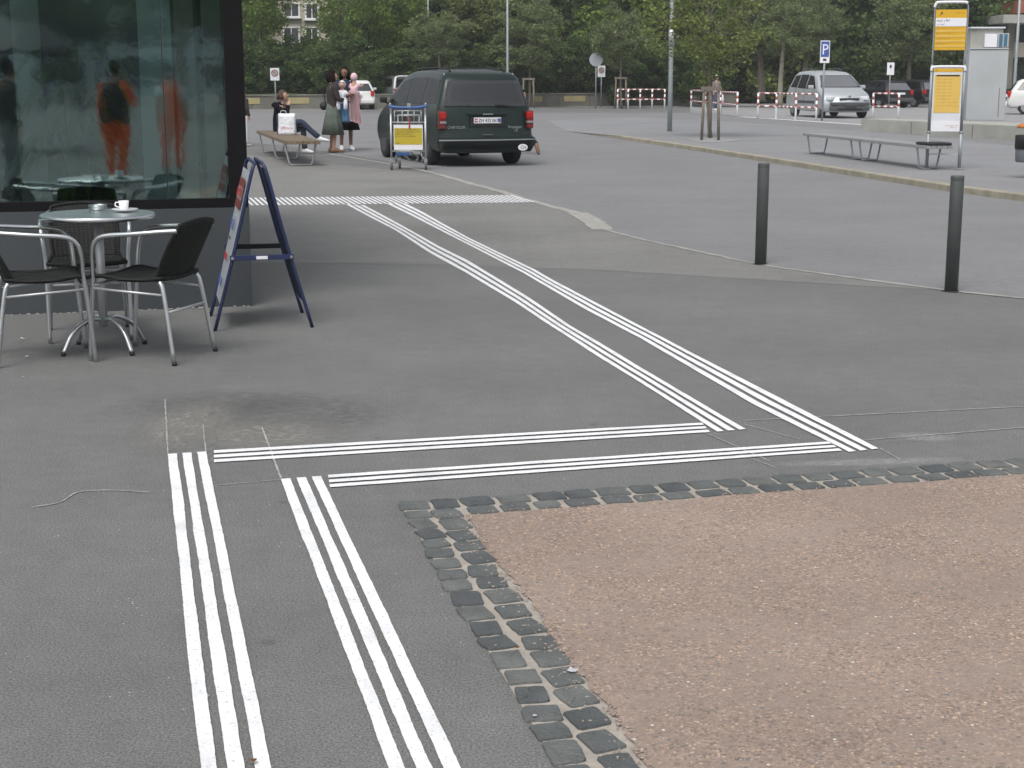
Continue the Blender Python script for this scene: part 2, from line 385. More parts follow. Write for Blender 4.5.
def loftgrid(bm, rows):
    vs = [[bm.verts.new(p) for p in r] for r in rows]
    for i in range(len(vs) - 1):
        for j in range(len(vs[0]) - 1): bm.faces.new((vs[i][j], vs[i][j + 1], vs[i + 1][j + 1], vs[i + 1][j]))
    return vs
def evalmesh(o):
    dg = bpy.context.evaluated_depsgraph_get(); dg.update()
    me = bpy.data.meshes.new_from_object(o.evaluated_get(dg)); return me

# ================================================================== GROUND
LZ = .0015
g = BM(); poly(g, [(-500, -200), (500, -200), (500, 900), (-500, 900)], 0)
tag(obj('ground', g, 'pave'), kind='structure')
# older pavement sheet beyond the joint at row ~265
sheet('pavement', [P(130, 262), P(420, 264), P(600, 270), P(760, 280), P(860, 286), P(940, 290.2), P(860, 279), P(762, 265), P(640, 239), P(602, 229), P(575, 213.5), P(528, 201.5), P(470, 184), P(430, 174), P(200, 150), P(-100, 140)], LZ, 'pave_old')
# carriageway
EDGE = [P(1300, 322), P(1024, 298.5), P(952, 291), P(860, 279), P(762, 265), P(700, 252), P(640, 239), P(602, 229), P(585, 217), P(575, 212), P(528, 199.5), P(470, 183), P(430, 172), P(380, 160), P(330, 152), P(240, 141), P(-200, 120)]
sheet('road', EDGE + [Vector((-60, 68, 0)), Vector((60, 68, 0)), P(1900, 240)], LZ * 2, 'road')
# pale worn joint along the road edge, with its wider patch
def strip(name, pts, wid, z, mat, jitter=.15, seed=1):
    rg = random.Random(seed); cp = catmull(pts, 10); bm = BM(); L = []; Rr = []
    for i, p in enumerate(cp):
        t = (cp[min(i + 1, len(cp) - 1)] - cp[max(i - 1, 0)]); t.z = 0; t.normalize(); nn = Vector((-t.y, t.x, 0))
        wv_ = wid(i / (len(cp) - 1)) if callable(wid) else wid
        L.append(Vector((*(p + nn * wv_ * (.5 + rg.uniform(-jitter, jitter))).xy, z))); Rr.append(Vector((*(p - nn * wv_ * (.5 + rg.uniform(-jitter, jitter))).xy, z)))
    loftgrid(bm, [L, Rr]); bm.normal_update()
    if sum(f.normal.z for f in bm.faces) < 0: bmesh.ops.reverse_faces(bm, faces=bm.faces)
    return tag(obj(name, bm, mat), kind='structure')
strip('road_joint', [P(1100, 305), P(1024, 298.5), P(952, 291), P(860, 279), P(762, 265), P(700, 252), P(640, 239), P(602, 229)], .055, LZ * 3, 'joint', .25, 3)
strip('road_joint_patch', [P(603, 230), P(590, 220), P(577, 213)], .24, LZ * 3.5, 'joint', .05, 4)
strip('road_joint_wide', [P(580, 214), P(528, 200), P(495, 190), P(470, 183.5), P(440, 175)], .12, LZ * 3, 'joint', .12, 5)
strip('road_joint_far', [P(440, 175), P(400, 166), P(330, 154)], .08, LZ * 3, 'joint', .2, 6)

# bus island with its kerb
KT = [(560, 129.5), (590, 133), (620, 136), (700, 147.5), (758.8, 156.3), (860, 171.9), (950.8, 185.6), (1024, 195), (1200, 219)]
KH = .085
kt = [P(x, y, KH if i > 1 else .03) for i, (x, y) in enumerate(KT)]
back = [P(1300, 172), P(1024, 151), P(940, 141.5), P(860, 134), P(780, 128), P(700, 122), P(640, 119), P(560, 117)]
bm = BM(); f = poly(bm, [Vector((p.x, p.y, KH - .004)) for p in kt[2:]] + [Vector((p.x, p.y, KH - .004)) for p in back[:-2]] + [P(600, 125, KH - .004)])
bm.normal_update(); 
if f.normal.z < 0: f.normal_flip()
gx = bmesh.ops.extrude_face_region(bm, geom=[f]); f2 = [e for e in gx['geom'] if isinstance(e, bmesh.types.BMVert)]
for v in f.verts: v.co.z = .0
tag(obj('bus_island', bm, 'island'), kind='structure')
def kerbrun(name, pts, wd, h, mat):
    bm = BM(); rows = []
    cp = []
    for i in range(len(pts) - 1):
        for j in range(8): cp.append(pts[i].lerp(pts[i + 1], j / 8))
    cp.append(pts[-1])
    for i, p in enumerate(cp):
        t = cp[min(i + 1, len(cp) - 1)] - cp[max(i - 1, 0)]; t.z = 0; t.normalize(); nn = Vector((t.y, -t.x, 0))
        if nn.y > 0: nn = -nn
        hh = h * min(1, .05 + i / 16)
        rows.append([Vector((*(p + nn * .002).xy, -.01)), Vector((*(p + nn * .002).xy, hh - .012)), Vector((*(p - nn * .010).xy, hh)), Vector((*(p - nn * wd).xy, hh)), Vector((*(p - nn * wd).xy, -.01))])
    loftgrid(bm, rows); bmesh.ops.recalc_face_normals(bm, faces=bm.faces)
    return tag(obj(name, bm, mat), kind='structure')
kerbrun('kerb', [Vector((*P(566, 131.2, .004).xy, 0)), Vector((*P(593, 133.6, .045).xy, 0)), Vector((*kt[2].xy, 0))] + [Vector((*p.xy, 0)) for p in kt[3:]], .16, KH + .004, 'kerb')
# smoother pale pavement left of the island tip, forecourt lot, and faint bay lines
bm = BM()
for q in ([(566, 131.2, .004), (620, 136, KH + .001), (600, 125, KH + .001), (548, 120.5, .004)], [(548, 120.5, .004), (600, 125, KH + .001), (701, 122, KH + .001), (640, 116.6, .004)]):
    f = poly(bm, [P(*p) for p in q])
bmesh.ops.remove_doubles(bm, verts=bm.verts, dist=.01); bm.normal_update()
for f in bm.faces:
    if f.normal.z < 0: f.normal_flip()
tag(obj('island_ramp', bm, 'island'), kind='structure')
sheet('parking_lot', [P(690, 112.5), P(760, 117.5), P(860, 124), P(1100, 140), P(1500, 150), P(1500, 88.5), P(1100, 93), P(820, 98), P(740, 99), P(690, 104.5)], LZ * 4, 'lot')
def line(name, a, b_, wd, z=LZ * 5, mat='white'):
    d = (b_ - a); d.z = 0; d.normalize(); nn = Vector((-d.y, d.x, 0)) * wd / 2
    return sheet(name, [a + nn, b_ + nn, b_ - nn, a - nn], z, mat)
line('lot_line', P(688, 110), P(742, 117), .22, LZ * 6, 'lot'); line('lot_line', P(742, 117), P(880, 126), .3, LZ * 6, 'paper')
# kerb stone band along the foot of the far wall
sheet('far_pavement', [P(-200, 113.5), P(300, 113), P(420, 110), P(560, 107.5), P(700, 106.5), P(760, 102), P(900, 96), P(900, 94), P(-200, 94)], LZ * 3.5, 'pave_old')

# ---- gravel field, cobble border
C0 = P(396, 504)
dA = (P(552, 768) - C0); dA.z = 0; LA = dA.length; dA.normalize()
dB = (P(1024, 459.5) - C0); dB.z = 0; dB.normalize()
# dA points toward camera along side A; dB to the right
def gp(a, b_, z=0): return Vector((C0.x + dA.x * a + dB.x * b_, C0.y + dA.y * a + dB.y * b_, z))
rg = random.Random(11)
BW = .27
bm = BM()
inner = []
e1 = [gp(.222 + rg.uniform(-.008, .008), t * .05, 0) for t in range(4, 260)]
e2 = [gp(t * .03, .212 + .010 * math.sin(t * .21) + rg.uniform(-.010, .010), 0) for t in range(8, 200)]
pts = [gp(.225, .215)] + [p for p in e1 if (p - C0).dot(dB) > .235]
pts = pts + [gp(7, 13)] + e2[::-1]
f = poly(bm, pts, .0055); bm.normal_update()
if f.normal.z < 0: f.normal_flip()
bmesh.ops.triangulate(bm, faces=[f])
tag(obj('gravel_bed', bm, 'gravel'), kind='structure')
# loose stones scattered over the gravel
bm = BM()
for i in range(1500):
    a = rg.uniform(.26, 4.5); b_ = rg.uniform(.3, 5.5); s_ = rg.uniform(.0025, .0065) * (1.5 if rg.random() < .06 else 1)
    q = gp(a, b_, .0055 + s_ * .3)
    bmesh.ops.create_icosphere(bm, subdivisions=1, radius=s_, matrix=Matrix.Translation(q) @ Matrix.Rotation(rg.uniform(0, 6), 4, 'Z') @ Matrix.Diagonal((rg.uniform(.8, 1.6), 1, rg.uniform(.4, .8), 1)))
for i in range(700):
    if rg.random() < .7: a = rg.uniform(.2, 3.2); b_ = .235 - abs(rg.gauss(0, .05))
    else: b_ = rg.uniform(.2, 6); a = .235 - abs(rg.gauss(0, .04))
    s_ = rg.uniform(.0015, .0045); bmesh.ops.create_icosphere(bm, subdivisions=1, radius=s_, matrix=Matrix.Translation(gp(a, b_, .009)) @ Matrix.Diagonal((rg.uniform(.8, 1.5), 1, .7, 1)))
tag(obj('loose_pebbles', bm, simple('pebble', (.33, .27, .23), .9, vary=.5, scale=3)), 'small loose pebbles scattered over the reddish gravel field', 'pebbles', kind='stuff')
# mortar bed
bm = BM()
poly(bm, [gp(.014, .014), gp(.014, 13), gp(.25, 13), gp(.25, .30), gp(6, .26), gp(6, .014)], LZ)
for f in bm.faces:
    f.normal_update()
    if f.normal.z < 0: f.normal_flip()
tag(obj('mortar_bed', bm, 'mortar'), kind='structure')
# setts
bm = BM()
def sett(c, ax, sx, sy, h=.007):
    ay = Vector((-ax.y, ax.x, 0)); cor = [(-1, -1), (1, -1), (1, 1), (-1, 1)]
    cor = [Vector((x * sx / 2 * rg.uniform(.88, 1.0), y * sy / 2 * rg.uniform(.88, 1.0))) for x, y in cor]; pts_ = []
    for k in range(4):
        a, b_ = cor[k], cor[(k + 1) % 4]; bulge = rg.uniform(-.002, .005); nn = Vector(((b_ - a).y, -(b_ - a).x)).normalized()
        for f_ in (.06, .28, .5, .72, .94):
            q = a.lerp(b_, f_); q += nn * (bulge * math.sin(math.pi * f_) + rg.uniform(-.0018, .0018)); pts_.append(q)
    K = len(pts_); w3 = lambda q, z: c + ax * q.x + ay * q.y + Vector((0, 0, z))
    base = [bm.verts.new(w3(q * 1.03, 0)) for q in pts_]; mid = [bm.verts.new(w3(q, h * .8 + rg.uniform(-.001, .001))) for q in pts_]; t1 = [bm.verts.new(w3(q * .95, h * 1.02 + rg.uniform(-.0012, .0012))) for q in pts_]; t2 = [bm.verts.new(w3(q * .5, h * 1.05 + rg.uniform(-.002, .002))) for q in pts_]
    ce = bm.verts.new(w3(Vector((0, 0)), h * 1.05 + rg.uniform(-.002, .002)))
    for k in range(K):
        l = (k + 1) % K
        for A1, B1 in ((base, mid), (mid, t1), (t1, t2)): bm.faces.new((A1[k], A1[l], B1[l], B1[k]))
        bm.faces.new((t2[k], t2[l], ce))
for row in range(2):
    b_ = 0.005 + row * .235
    while b_ < 9:                                     # side B
        L_ = rg.uniform(.095, .125); wd = rg.uniform(.104, .116) if row == 0 else .090
        sett(gp(.054 + row * .116 + rg.uniform(-.004, .004), b_ + L_ / 2, LZ), (dB + dA * rg.uniform(-.08, .08)).normalized(), L_, wd)
        b_ += L_ + rg.uniform(.012, .026)
    a_ = .13
    while a_ < 2.6:
        L_ = rg.uniform(.085, .128); wd = rg.uniform(.084, .098)
        sett(gp(a_ + L_ / 2, .047 + row * .108 + rg.uniform(-.007, .007) + .006 * math.sin(a_ * 5), LZ), (dB + dA * rg.uniform(-.17, .17)).normalized(), wd, L_)
        a_ += L_ + rg.uniform(.012, .024)
def island_vary(mat, lo, hi):
    n = mat.node_tree; b = n.nodes['Principled BSDF']; src = b.inputs['Base Color'].links[0].from_socket; ge = n.nodes.new('ShaderNodeNewGeometry')
    r_ = ramp(n, ge.outputs['Random Per Island'], [(0, lo), (1, hi)]); out = mixc(n, 1, src, r_.outputs[0], 'MULTIPLY'); n.links.new(out, b.inputs['Base Color'])
    return out
island_vary(M['cobble'], (.72, .74, .76), (1.38, 1.34, 1.26))
tag(obj('cobblestone_border', bm, 'cobble'), kind='structure')

# ---- painted guide lines
def edge_interp(line_, t): 
    # line_: list of points; t in 0..1 along polyline by index fraction of arclength
    d = [0]
    for i in range(1, len(line_)): d.append(d[-1] + (line_[i] - line_[i - 1]).length)
    s_ = t * d[-1]
    for i in range(1, len(line_)):
        if s_ <= d[i] + 1e-9:
            return line_[i - 1].lerp(line_[i], (s_ - d[i - 1]) / max(1e-9, d[i] - d[i - 1]))
    return line_[-1]
pr = random.Random(5)
def trio(E1, E2, n=220, ends=(0, 0, 0), frac=((0, .235), (.385, .62), (.77, 1))):
    for k, (f0, f1) in enumerate(frac):
        bm = BM(); a, b_ = [], []; ja = jb = 0
        for i in range(n + 1):
            t = i / n
            p = edge_interp(E1, t); q = edge_interp(E2, t)
            ja = ja * .95 + pr.uniform(-.0006, .0006); jb = jb * .95 + pr.uniform(-.0006, .0006)
            d = (q - p).normalized()
            a.append(Vector((*(p.lerp(q, f0) + d * (ja + pr.uniform(-.0006, .0006))).xy, LZ * 3.2))); b_.append(Vector((*(p.lerp(q, f1) + d * (jb + pr.uniform(-.0006, .0006))).xy, LZ * 3.2)))
        loftgrid(bm, [a, b_]); bm.normal_update()
        if sum(f.normal.z for f in bm.faces) < 0: bmesh.ops.reverse_faces(bm, faces=bm.faces)
        tag(obj('painted_line', bm, 'line'), kind='structure')
Q = lambda L: [P(x, y) for x, y in L]
trio(Q([(167.7, 455), (200.5, 768), (216, 915)]), Q([(206, 452.5), (271.7, 768), (303, 915)]))
trio(Q([(280.8, 480), (388, 768), (442, 915)]), Q([(321, 477), (460, 768), (530, 915)]))
trio(Q([(214, 451.3), (702, 423.5)]), Q([(214, 463.3), (710, 433)]))
trio(Q([(328, 476), (828, 442.5)]), Q([(330, 488.3), (842, 451.5)]))
trio(Q([(717, 432.5), (635, 380), (600, 358.5), (553, 328), (514.5, 302.3), (466, 273.3), (427.5, 252), (396, 231), (369, 217), (346, 204.5)]),
     Q([(746, 430), (640, 368), (600, 343.6), (570, 326), (527.4, 297), (469.4, 261.5), (440, 247.2), (406, 228), (386, 217), (364, 205.5)]), 400)
trio(Q([(849, 452.8), (752.4, 404.5), (640, 338.8), (585.4, 310), (523, 273.3), (461, 241.4), (430.5, 225.7), (415.8, 218), (386, 203.5)]),
     Q([(878.5, 449.5), (746.5 + 20, 392), (640, 326.3), (553.2, 280.8), (534.8, 270), (470.3, 239), (442, 223.4), (424, 213), (405, 203.6)]), 400)
# diagonal-hatched attention strip
T0, T1, B0 = P(253.7, 198), P(512.5, 195.3), P(250.7, 206)
ud = (T1 - T0).normalized(); W_ = (P(529.4, 201.8) - P(510, 195.2)); W2 = (P(281, 205.5) - P(271.5, 198))
for i in range(-12, int((T1 - T0).length / .066) + 1):
    s_ = T0 + ud * (i * .066); t_ = max(0, min(1, i * .066 / (T1 - T0).length)); D_ = W2.lerp(W_, t_); 
    D_ = W2
    if True:
        pp = [s_, s_ + ud * .034, s_ + ud * .034 + D_, s_ + D_]
    sheet('painted_hatch_stripe', pp, LZ * 3.2, 'line')
# chalk construction lines
def chalk(a, b_, wd=.006): 
    pts_ = [P(*a).lerp(P(*b_), i / 4) for i in range(5)]; strip('chalk_line', pts_, wd, LZ * 2.6, M['chalk'], .3, int(a[0]))
M['chalk'] = simple('chalk', (.33, .33, .32), .95, vary=.5, scale=14)
chalk((745, 421), (1024, 407), .008); chalk((860, 441), (1024, 428), .007); chalk((700, 431), (770, 462), .006); chalk((745, 425), (800, 440), .005)
chalk((880, 449), (900, 460), .005); chalk((165, 400), (168, 455), .006); chalk((203, 425), (206, 453), .005); chalk((262, 428), (281, 479), .007); chalk((206, 487), (282, 480), .004); chalk((740, 455), (775, 468), .005)
strip('chalk_line', [P(32, 508), P(60, 503), P(78, 493), P(110, 491), (P(150, 493))], .007, LZ * 2.6, 'chalk', .3, 2)
# sandy stains beside the line corner
def blob(name, c, rx_, ry_, mat, z, seed):
    rg_ = random.Random(seed); bm = BM(); pts_ = []
    for k in range(28):
        a = 2 * math.pi * k / 28; rr = 1 + .18 * math.sin(3 * a + seed) + rg_.uniform(-.16, .16)
        pts_.append(Vector((c.x + math.cos(a) * rx_ * rr, c.y + math.sin(a) * ry_ * rr, z)))
    poly(bm, pts_); tag(obj(name, bm, mat), kind='structure')
def softstain(name, col, seed, stren=.7):
    m, n, b = new_mat(name); tc = n.nodes.new('ShaderNodeTexCoord')
    no = n.nodes.new('ShaderNodeTexNoise'); no.inputs['Scale'].default_value = 9; no.inputs['Detail'].default_value = 6
    n.links.new(tc.outputs['Object'], no.inputs['Vector'])
    gr = n.nodes.new('ShaderNodeTexGradient'); gr.gradient_type = 'SPHERICAL'; n.links.new(tc.outputs['Object'], gr.inputs['Vector'])
    mul = n.nodes.new('ShaderNodeMath'); mul.operation = 'MULTIPLY'
    r1 = ramp(n, no.outputs['Fac'], [(.35, (.2,) * 3), (.65, (1,) * 3)]); r2 = ramp(n, gr.outputs['Fac'], [(0, (0,) * 3), (.55, (stren,) * 3)])
    n.links.new(r1.outputs[0], mul.inputs[0]); n.links.new(r2.outputs[0], mul.inputs[1])
    n.links.new(mul.outputs[0], b.inputs['Alpha']); b.inputs['Base Color'].default_value = (*col, 1); b.inputs['Roughness'].default_value = .95
    return m
def stain(px, py, rx_, ry_, mat, z=LZ * .8, ang=0):
    bm = BM(); poly(bm, [(-1, -1, 0), (1, -1, 0), (1, 1, 0), (-1, 1, 0)])
    o = tag(obj('ground_stain', bm, mat), kind='structure'); o.location = P(px, py, z); o.scale = (rx_, ry_, 1); o.rotation_euler = (0, 0, ang)
ss = softstain('sand_stain', (.255, .25, .228), 1, .8); sd_ = softstain('damp_stain', (.08, .08, .078), 2, .30)
stain(187, 425, .26, .62, ss, LZ * .8); stain(268, 434, .40, .36, ss, LZ * .9)
stain(300, 413, .55, .5, sd_, LZ * .7); stain(215, 404, .6, .4, sd_, LZ * .6, .3); 
ps_ = softstain('chalk_smear', (.36, .36, .35), 3); stain(925, 437, .18, .10, ps_, LZ * .8, -.2); stain(870, 462, .5, .07, ps_, LZ * .9, .1)

# ================================================================== CAFE BUILDING
Q0 = P(252.5, 306)                       # corner foot of the facade
def fb(s, d, z): return Vector((Q0.x + U.x * s + V.x * d, Q0.y + U.y * s + V.y * d, z))   # s along facade (left negative), d inwards
def fh(px, py):                          # point of the facade plane seen at a pixel -> (s, z)
    r = ray(px, py); nrm = V; t = (Q0 - Vector((0, 0, CH))).dot(nrm) / r.dot(nrm)
    p = Vector((0, 0, CH)) + r * t; return (p - Q0).dot(U), p.z
s_fr, z_pl = fh(215, 208); z_pl0 = z_pl
s_r = fh(228, 150)[0]; z_gl = fh(150, 200)[1]
BH = 3.6
cafe = thing('cafe_building', 'dark glazed cafe building with grey panel plinth at left edge', 'building', Q0, ANG)
def lbox(bm, s0, s1, d0, d1, z0, z1): box(bm, ((s0 + s1) / 2, (d0 + d1) / 2, (z0 + z1) / 2), (s1 - s0, d1 - d0, z1 - z0))
bm = BM(); lbox(bm, -8, 0, 0, .10, -.02, z_pl); 
obj('plinth', bm, 'plinth', cafe)
bm = BM(); lbox(bm, -8, -.002, .012, .09, z_pl, z_gl)          # sill frame
lbox(bm, s_r, -.002, .014, .30, z_gl, BH); lbox(bm, -8, -.002, .012, .2, BH - .1, BH)
lbox(bm, -8, -7.9, .012, .09, z_gl, BH)
obj('window_frame', bm, 'frame', cafe)
px_j = [fh(128, 120)[0], fh(165, 120)[0], s_r]
bm = BM(); lbox(bm, -7.9, px_j[1] - .004, .040, .050, z_gl, BH - .1); obj('window_pane', bm, 'glass', cafe)
bm = BM(); lbox(bm, px_j[1] + .004, s_r, .040, .050, z_gl, BH - .1); obj('window_pane', bm, 'glass', cafe)
bm = BM(); lbox(bm, px_j[1] - .003, px_j[1] + .003, .038, .052, z_gl, BH - .1); obj('glass_joint', bm, 'black', cafe)
# interior behind the glass
bm = BM(); lbox(bm, px_j[0] + .10, s_r - .32, .62, .66, z_gl - .1, BH - .1); obj('partition_panel', bm, 'blind', cafe)
bm = BM(); lbox(bm, s_r - .30, s_r - .17, .50, .54, z_gl - .1, BH - .1); lbox(bm, s_r - .12, s_r + .02, .40, .44, z_gl - .1, BH - .1); obj('curtain', bm, 'blindd', cafe)
bm = BM(); lbox(bm, -8, -.1, .1, 6, -.01, .02); obj('interior_floor', bm, 'insfloor', cafe)
bm = BM(); lbox(bm, -8, -.1, 5.9, 6, 0, BH); lbox(bm, -8, -7.95, .1, 6, 0, BH)
obj('interior_wall', bm, 'inside', cafe)
bm = BM(); lbox(bm, -8.1, .05, -.35, 6.1, BH, BH + .25); obj('roof', bm, 'plinth', cafe)
bm = BM(); lbox(bm, fh(18, 60)[0] - .08, fh(18, 60)[0] + .10, .9, 1.1, 0, BH); obj('interior_column', bm, 'concrete', cafe)
bm = BM(); lbox(bm, -.06, -.05, .32, 5.9, z_pl, BH - .1); obj('side_pane', bm, 'glass', cafe)
bm = BM()
for d_ in (2.1, 4.0, 5.85):
    bm = BM(); lbox(bm, -.09, -.02, d_, d_ + .06, z_pl, BH - .1); obj('side_mullion', bm, 'frame', cafe)
# side wall running away behind the corner
bm = BM(); lbox(bm, -.10, 0, .10, 6, -.02, z_pl); obj('plinth', bm, 'plinth', cafe)
# debris line along the foot of the plinth
bm = BM(); rg = random.Random(4)
for i in range(140):
    s = rg.uniform(-3.2, -.02); r_ = rg.uniform(.004, .011); q = fb(s, -rg.uniform(.0, .03) ** 1, r_ * .4)
    bmesh.ops.create_icosphere(bm, subdivisions=1, radius=r_, matrix=Matrix.Translation(q) @ Matrix.Rotation(rg.uniform(0, 6), 4, 'Z') @ Matrix.Diagonal((1.6, 1, .6, 1)))
tag(obj('wall_foot_debris', bm, 'joint'), 'pale crumbs of grit along the foot of the grey plinth', 'debris', kind='stuff')

# potted palm inside
pp = fb(fh(92, 160)[0] * 1.1, 0.95, 0)
pl = thing('potted_plant', 'large long-leaved houseplant inside the cafe behind the glass', 'plant', pp)
bm = BM(); lathe(bm, [(.02, 0), (.17, 0), (.21, .38), (.19, .38), (.18, .34), (.0, .34)], seg=20); obj('pot', bm, 'concrete', pl, True)
bm = BM(); rg = random.Random(9)
for i in range(5):
    a = rg.uniform(0, 6.28); tube(bm, catmull([(0.03 * math.cos(a), .03 * math.sin(a), .3), (.1 * math.cos(a), .1 * math.sin(a), .9), (.16 * math.cos(a), .16 * math.sin(a), 1.2 + .12 * i)]), .014, 6)
obj('stem', bm, 'bark', pl, True)
bm = BM()
for i in range(130):
    a = rg.uniform(0, 6.28); z0 = rg.uniform(.7, 1.75); L_ = rg.uniform(.26, .46); d = Vector((math.cos(a), math.sin(a), 0)); sd = Vector((-d.y, d.x, 0))
    rows = []; st = Vector((0, 0, z0)) + d * .1; rise = rg.uniform(-.1, .7)
    for k in range(7):
        t = k / 6; c_ = st + d * (L_ * t) + Vector((0, 0, L_ * (rise * t - 1.1 * t * t))); w_ = .042 * math.sin(math.pi * min(1, t * .93 + .07)) + .001
        rows.append([c_ - sd * w_, c_ + Vector((0, 0, -.006)), c_ + sd * w_])
    loftgrid(bm, rows)
obj('leaves', bm, 'leaf_bright', pl, True)

# ================================================================== CAFE TABLE AND CHAIRS
TC = P(105, 350)
TZS = 1.07
tb = thing('cafe_table', 'round bistro table with metal-rimmed grey top and curved legs by the cafe window', 'table', TC, R(20))
bm = BM(); lathe(bm, [(.0, .722), (.318, .722), (.322, .730), (.318, .7355), (.0, .7355)], seg=64)
obj('table_top', bm, simple('table_grey', (.11, .12, .13), .25, metal=.3, vary=.06, scale=30), tb, True)
bm = BM(); lathe(bm, [(.318, .712), (.333, .713), (.337, .722), (.336, .733), (.330, .738), (.319, .7375)], seg=64)
for v in bm.faces: pass
obj('rim', bm, 'alu', tb, True)
bm = BM(); tube(bm, [(0, 0, .13), (0, 0, .715)], .027, 20); lathe(bm, [(.0, .700), (.11, .70), (.11, .712), (0, .712)], seg=24); obj('column', bm, 'aluflat', tb, True)
for k in range(4):
    a = k * math.pi / 2 + R(28); bm = BM(); ca, sa = math.cos(a), math.sin(a)
    tube(bm, catmull([(.02 * ca, .02 * sa, .17), (.10 * ca, .10 * sa, .175), (.21 * ca, .21 * sa, .12), (.285 * ca, .285 * sa, .015)], 8), .013, 12)
    lg = obj('leg', bm, 'alu', tb, True)
    bm = BM(); tube(bm, [(.287 * ca, .287 * sa, 0), (.285 * ca, .285 * sa, .022)], .015, 12); obj('foot_cap', bm, 'black', lg, True)
tb.scale = (.95, .95, TZS)
def ontop(px, py): return P(px, py, .7370 * TZS)
cp_ = ontop(125, 212)
o = thing('saucer', 'white china saucer under the coffee cup on the round table', 'saucer', cp_)
bm = BM(); lathe(bm, [(0, .004), (.03, .003), (.05, .009), (.075, .018), (.076, .0195), (.05, .0125), (.03, .008), (0, .008)], seg=40); obj('dish', bm, 'china', o, True)
o = thing('coffee_cup', 'small white espresso cup standing on its saucer', 'cup', cp_ + Vector((-.006, .005, .009)))
bm = BM(); lathe(bm, [(0, 0), (.02, 0), (.024, .01), (.030, .055), (.0275, .055), (.022, .012), (0, .008)], seg=32); obj('body', bm, 'china', o, True)
bm = BM(); tube(bm, catmull([(.028, 0, .047), (.045, 0, .046), (.047, 0, .028), (.026, 0, .018)], 6), .0035, 8); hd = obj('handle', bm, 'china', o, True); hd.rotation_euler = (0, 0, R(200))
o = thing('ashtray', 'clear glass ashtray on the round table beside the cup', 'ashtray', ontop(98, 210))
bm = BM(); lathe(bm, [(0, 0), (.05, 0), (.056, .032), (.046, .032), (.041, .01), (0, .01)], seg=32, wob=lambda a, z: -.03 * (abs(math.sin(2 * a)) < .2) if z > .03 else 0); obj('dish', bm, 'clear', o, True)
bm = BM(); tube(bm, [(.01, .01, .016), (.035, -.012, .03)], .004, 8); obj('cigarette_butt', bm, simple('butt', (.45, .25, .12), .8), o)

# armchair: local +X faces forward, origin at seat centre on the floor
def make_chair(name, label):
    t = thing(name, label, 'chair', group='cafe chairs round the table')
    HWd = .235; r = .0125
    for s in (1, -1):
        bm = BM()    # front leg and armrest in one bent tube
        tube(bm, catmull([(.245, s * HWd, 0), (.225, s * HWd, .25), (.205, s * HWd, .45), (.195, s * (HWd + .012), .57), (.165, s * (HWd + .018), .635), (.10, s * (HWd + .02), .662), (-.06, s * (HWd + .012), .675), (-.22, s * .215, .688), (-.305, s * .196, .692)], 7), r, 12)
        obj('arm_leg', bm, 'alu', t, True)
        bm = BM(); tube(bm, catmull([(-.19, s * .205, .43), (-.215, s * .212, .36), (-.275, s * .235, 0)], 6), r, 12)
        lg = obj('rear_leg', bm, 'alu', t, True)
        bm = BM(); tube(bm, [(-.276, s * .2355, -.001), (-.274, s * .235, .02)], .0145, 10); obj('foot_cap', bm, 'black', lg, True)
    bm = BM(); tube(bm, [(-.232, -.219, .27), (-.232, .219, .27)], .008, 8); tube(bm, [(.207, -.235, .40), (.207, .235, .40)], .009, 8); tube(bm, [(-.215, -.212, .36), (.21, -.235, .385)], .007, 8); tube(bm, [(-.215, .212, .36), (.21, .235, .385)], .007, 8)
    obj('stretcher', bm, 'aluflat', t, True)
    # woven seat and back: shells with thickness and a rolled border
    def shell(fn, name, nu=14, nv=14, th=.012):
        bm = BM(); top = [[Vector(fn(i / nu, j / nv)) for j in range(nv + 1)] for i in range(nu + 1)]
        vs = loftgrid(bm, top); bmesh.ops.recalc_face_normals(bm, faces=bm.faces)
        bmesh.ops.solidify(bm, geom=bm.faces[:], thickness=th)
        rim = [top[0][j] for j in range(nv + 1)] + [top[i][nv] for i in range(1, nu + 1)] + [top[nu][j] for j in range(nv - 1, -1, -1)] + [top[i][0] for i in range(nu - 1, 0, -1)]
        tube(bm, rim, .010, 8, closed=True)
        return obj(name, bm, 'wicker', t, True)
    def seat(u, v):
        x = -.20 + .43 * u; y = (v - .5) * 2; wd = .205 + .02 * u
        z = .435 + .018 * u + .012 * y * y - .02 * math.sin(math.pi * u) - (.02 * max(0, u - .85) / .15)
        return (x, y * wd, z)
    def backf(u, v):
        y = (v - .5) * 2; wd = .19 + .012 * math.sin(u * 3.1); z = .435 + .285 * u
        x = -.185 - .125 * u - .03 * u * u + .02 * y * y * 1.2 - .0 * u
        z += .02 * (1 - y * y) * u
        return (x, y * wd, z)
    shell(seat, 'seat'); shell(backf, 'backrest')
    t.scale = (1, 1, 1.06)
    return t
ch1 = make_chair('cafe_chair', 'black woven armchair right of the table turned to the left, nearest the sandwich board')
rn, rf = P(173, 366), P(215, 351)
fd = Vector((-.957, .29, 0))
c1 = (rn + rf) / 2 + fd * .27; ch1.location = c1; ch1.rotation_euler = (0, 0, math.atan2(fd.y, fd.x))
fn_ = P(96, 362); a2 = R(22); fx = Vector((math.cos(a2), math.sin(a2), 0)); fy = Vector((-fx.y, fx.x, 0))
c2 = fn_ - fx * .245 + fy * .235
copy_tree(ch1, c2, a2, 'black woven armchair cut off by the left photo edge, left of the round table')
ff = (P(51, 343) + P(132, 341)) / 2; a3 = math.atan2(-V.y, -V.x) + R(2); fx = Vector((math.cos(a3), math.sin(a3), 0))
copy_tree(ch1, ff - fx * .245, a3, 'black woven armchair behind the table with its back to the window')

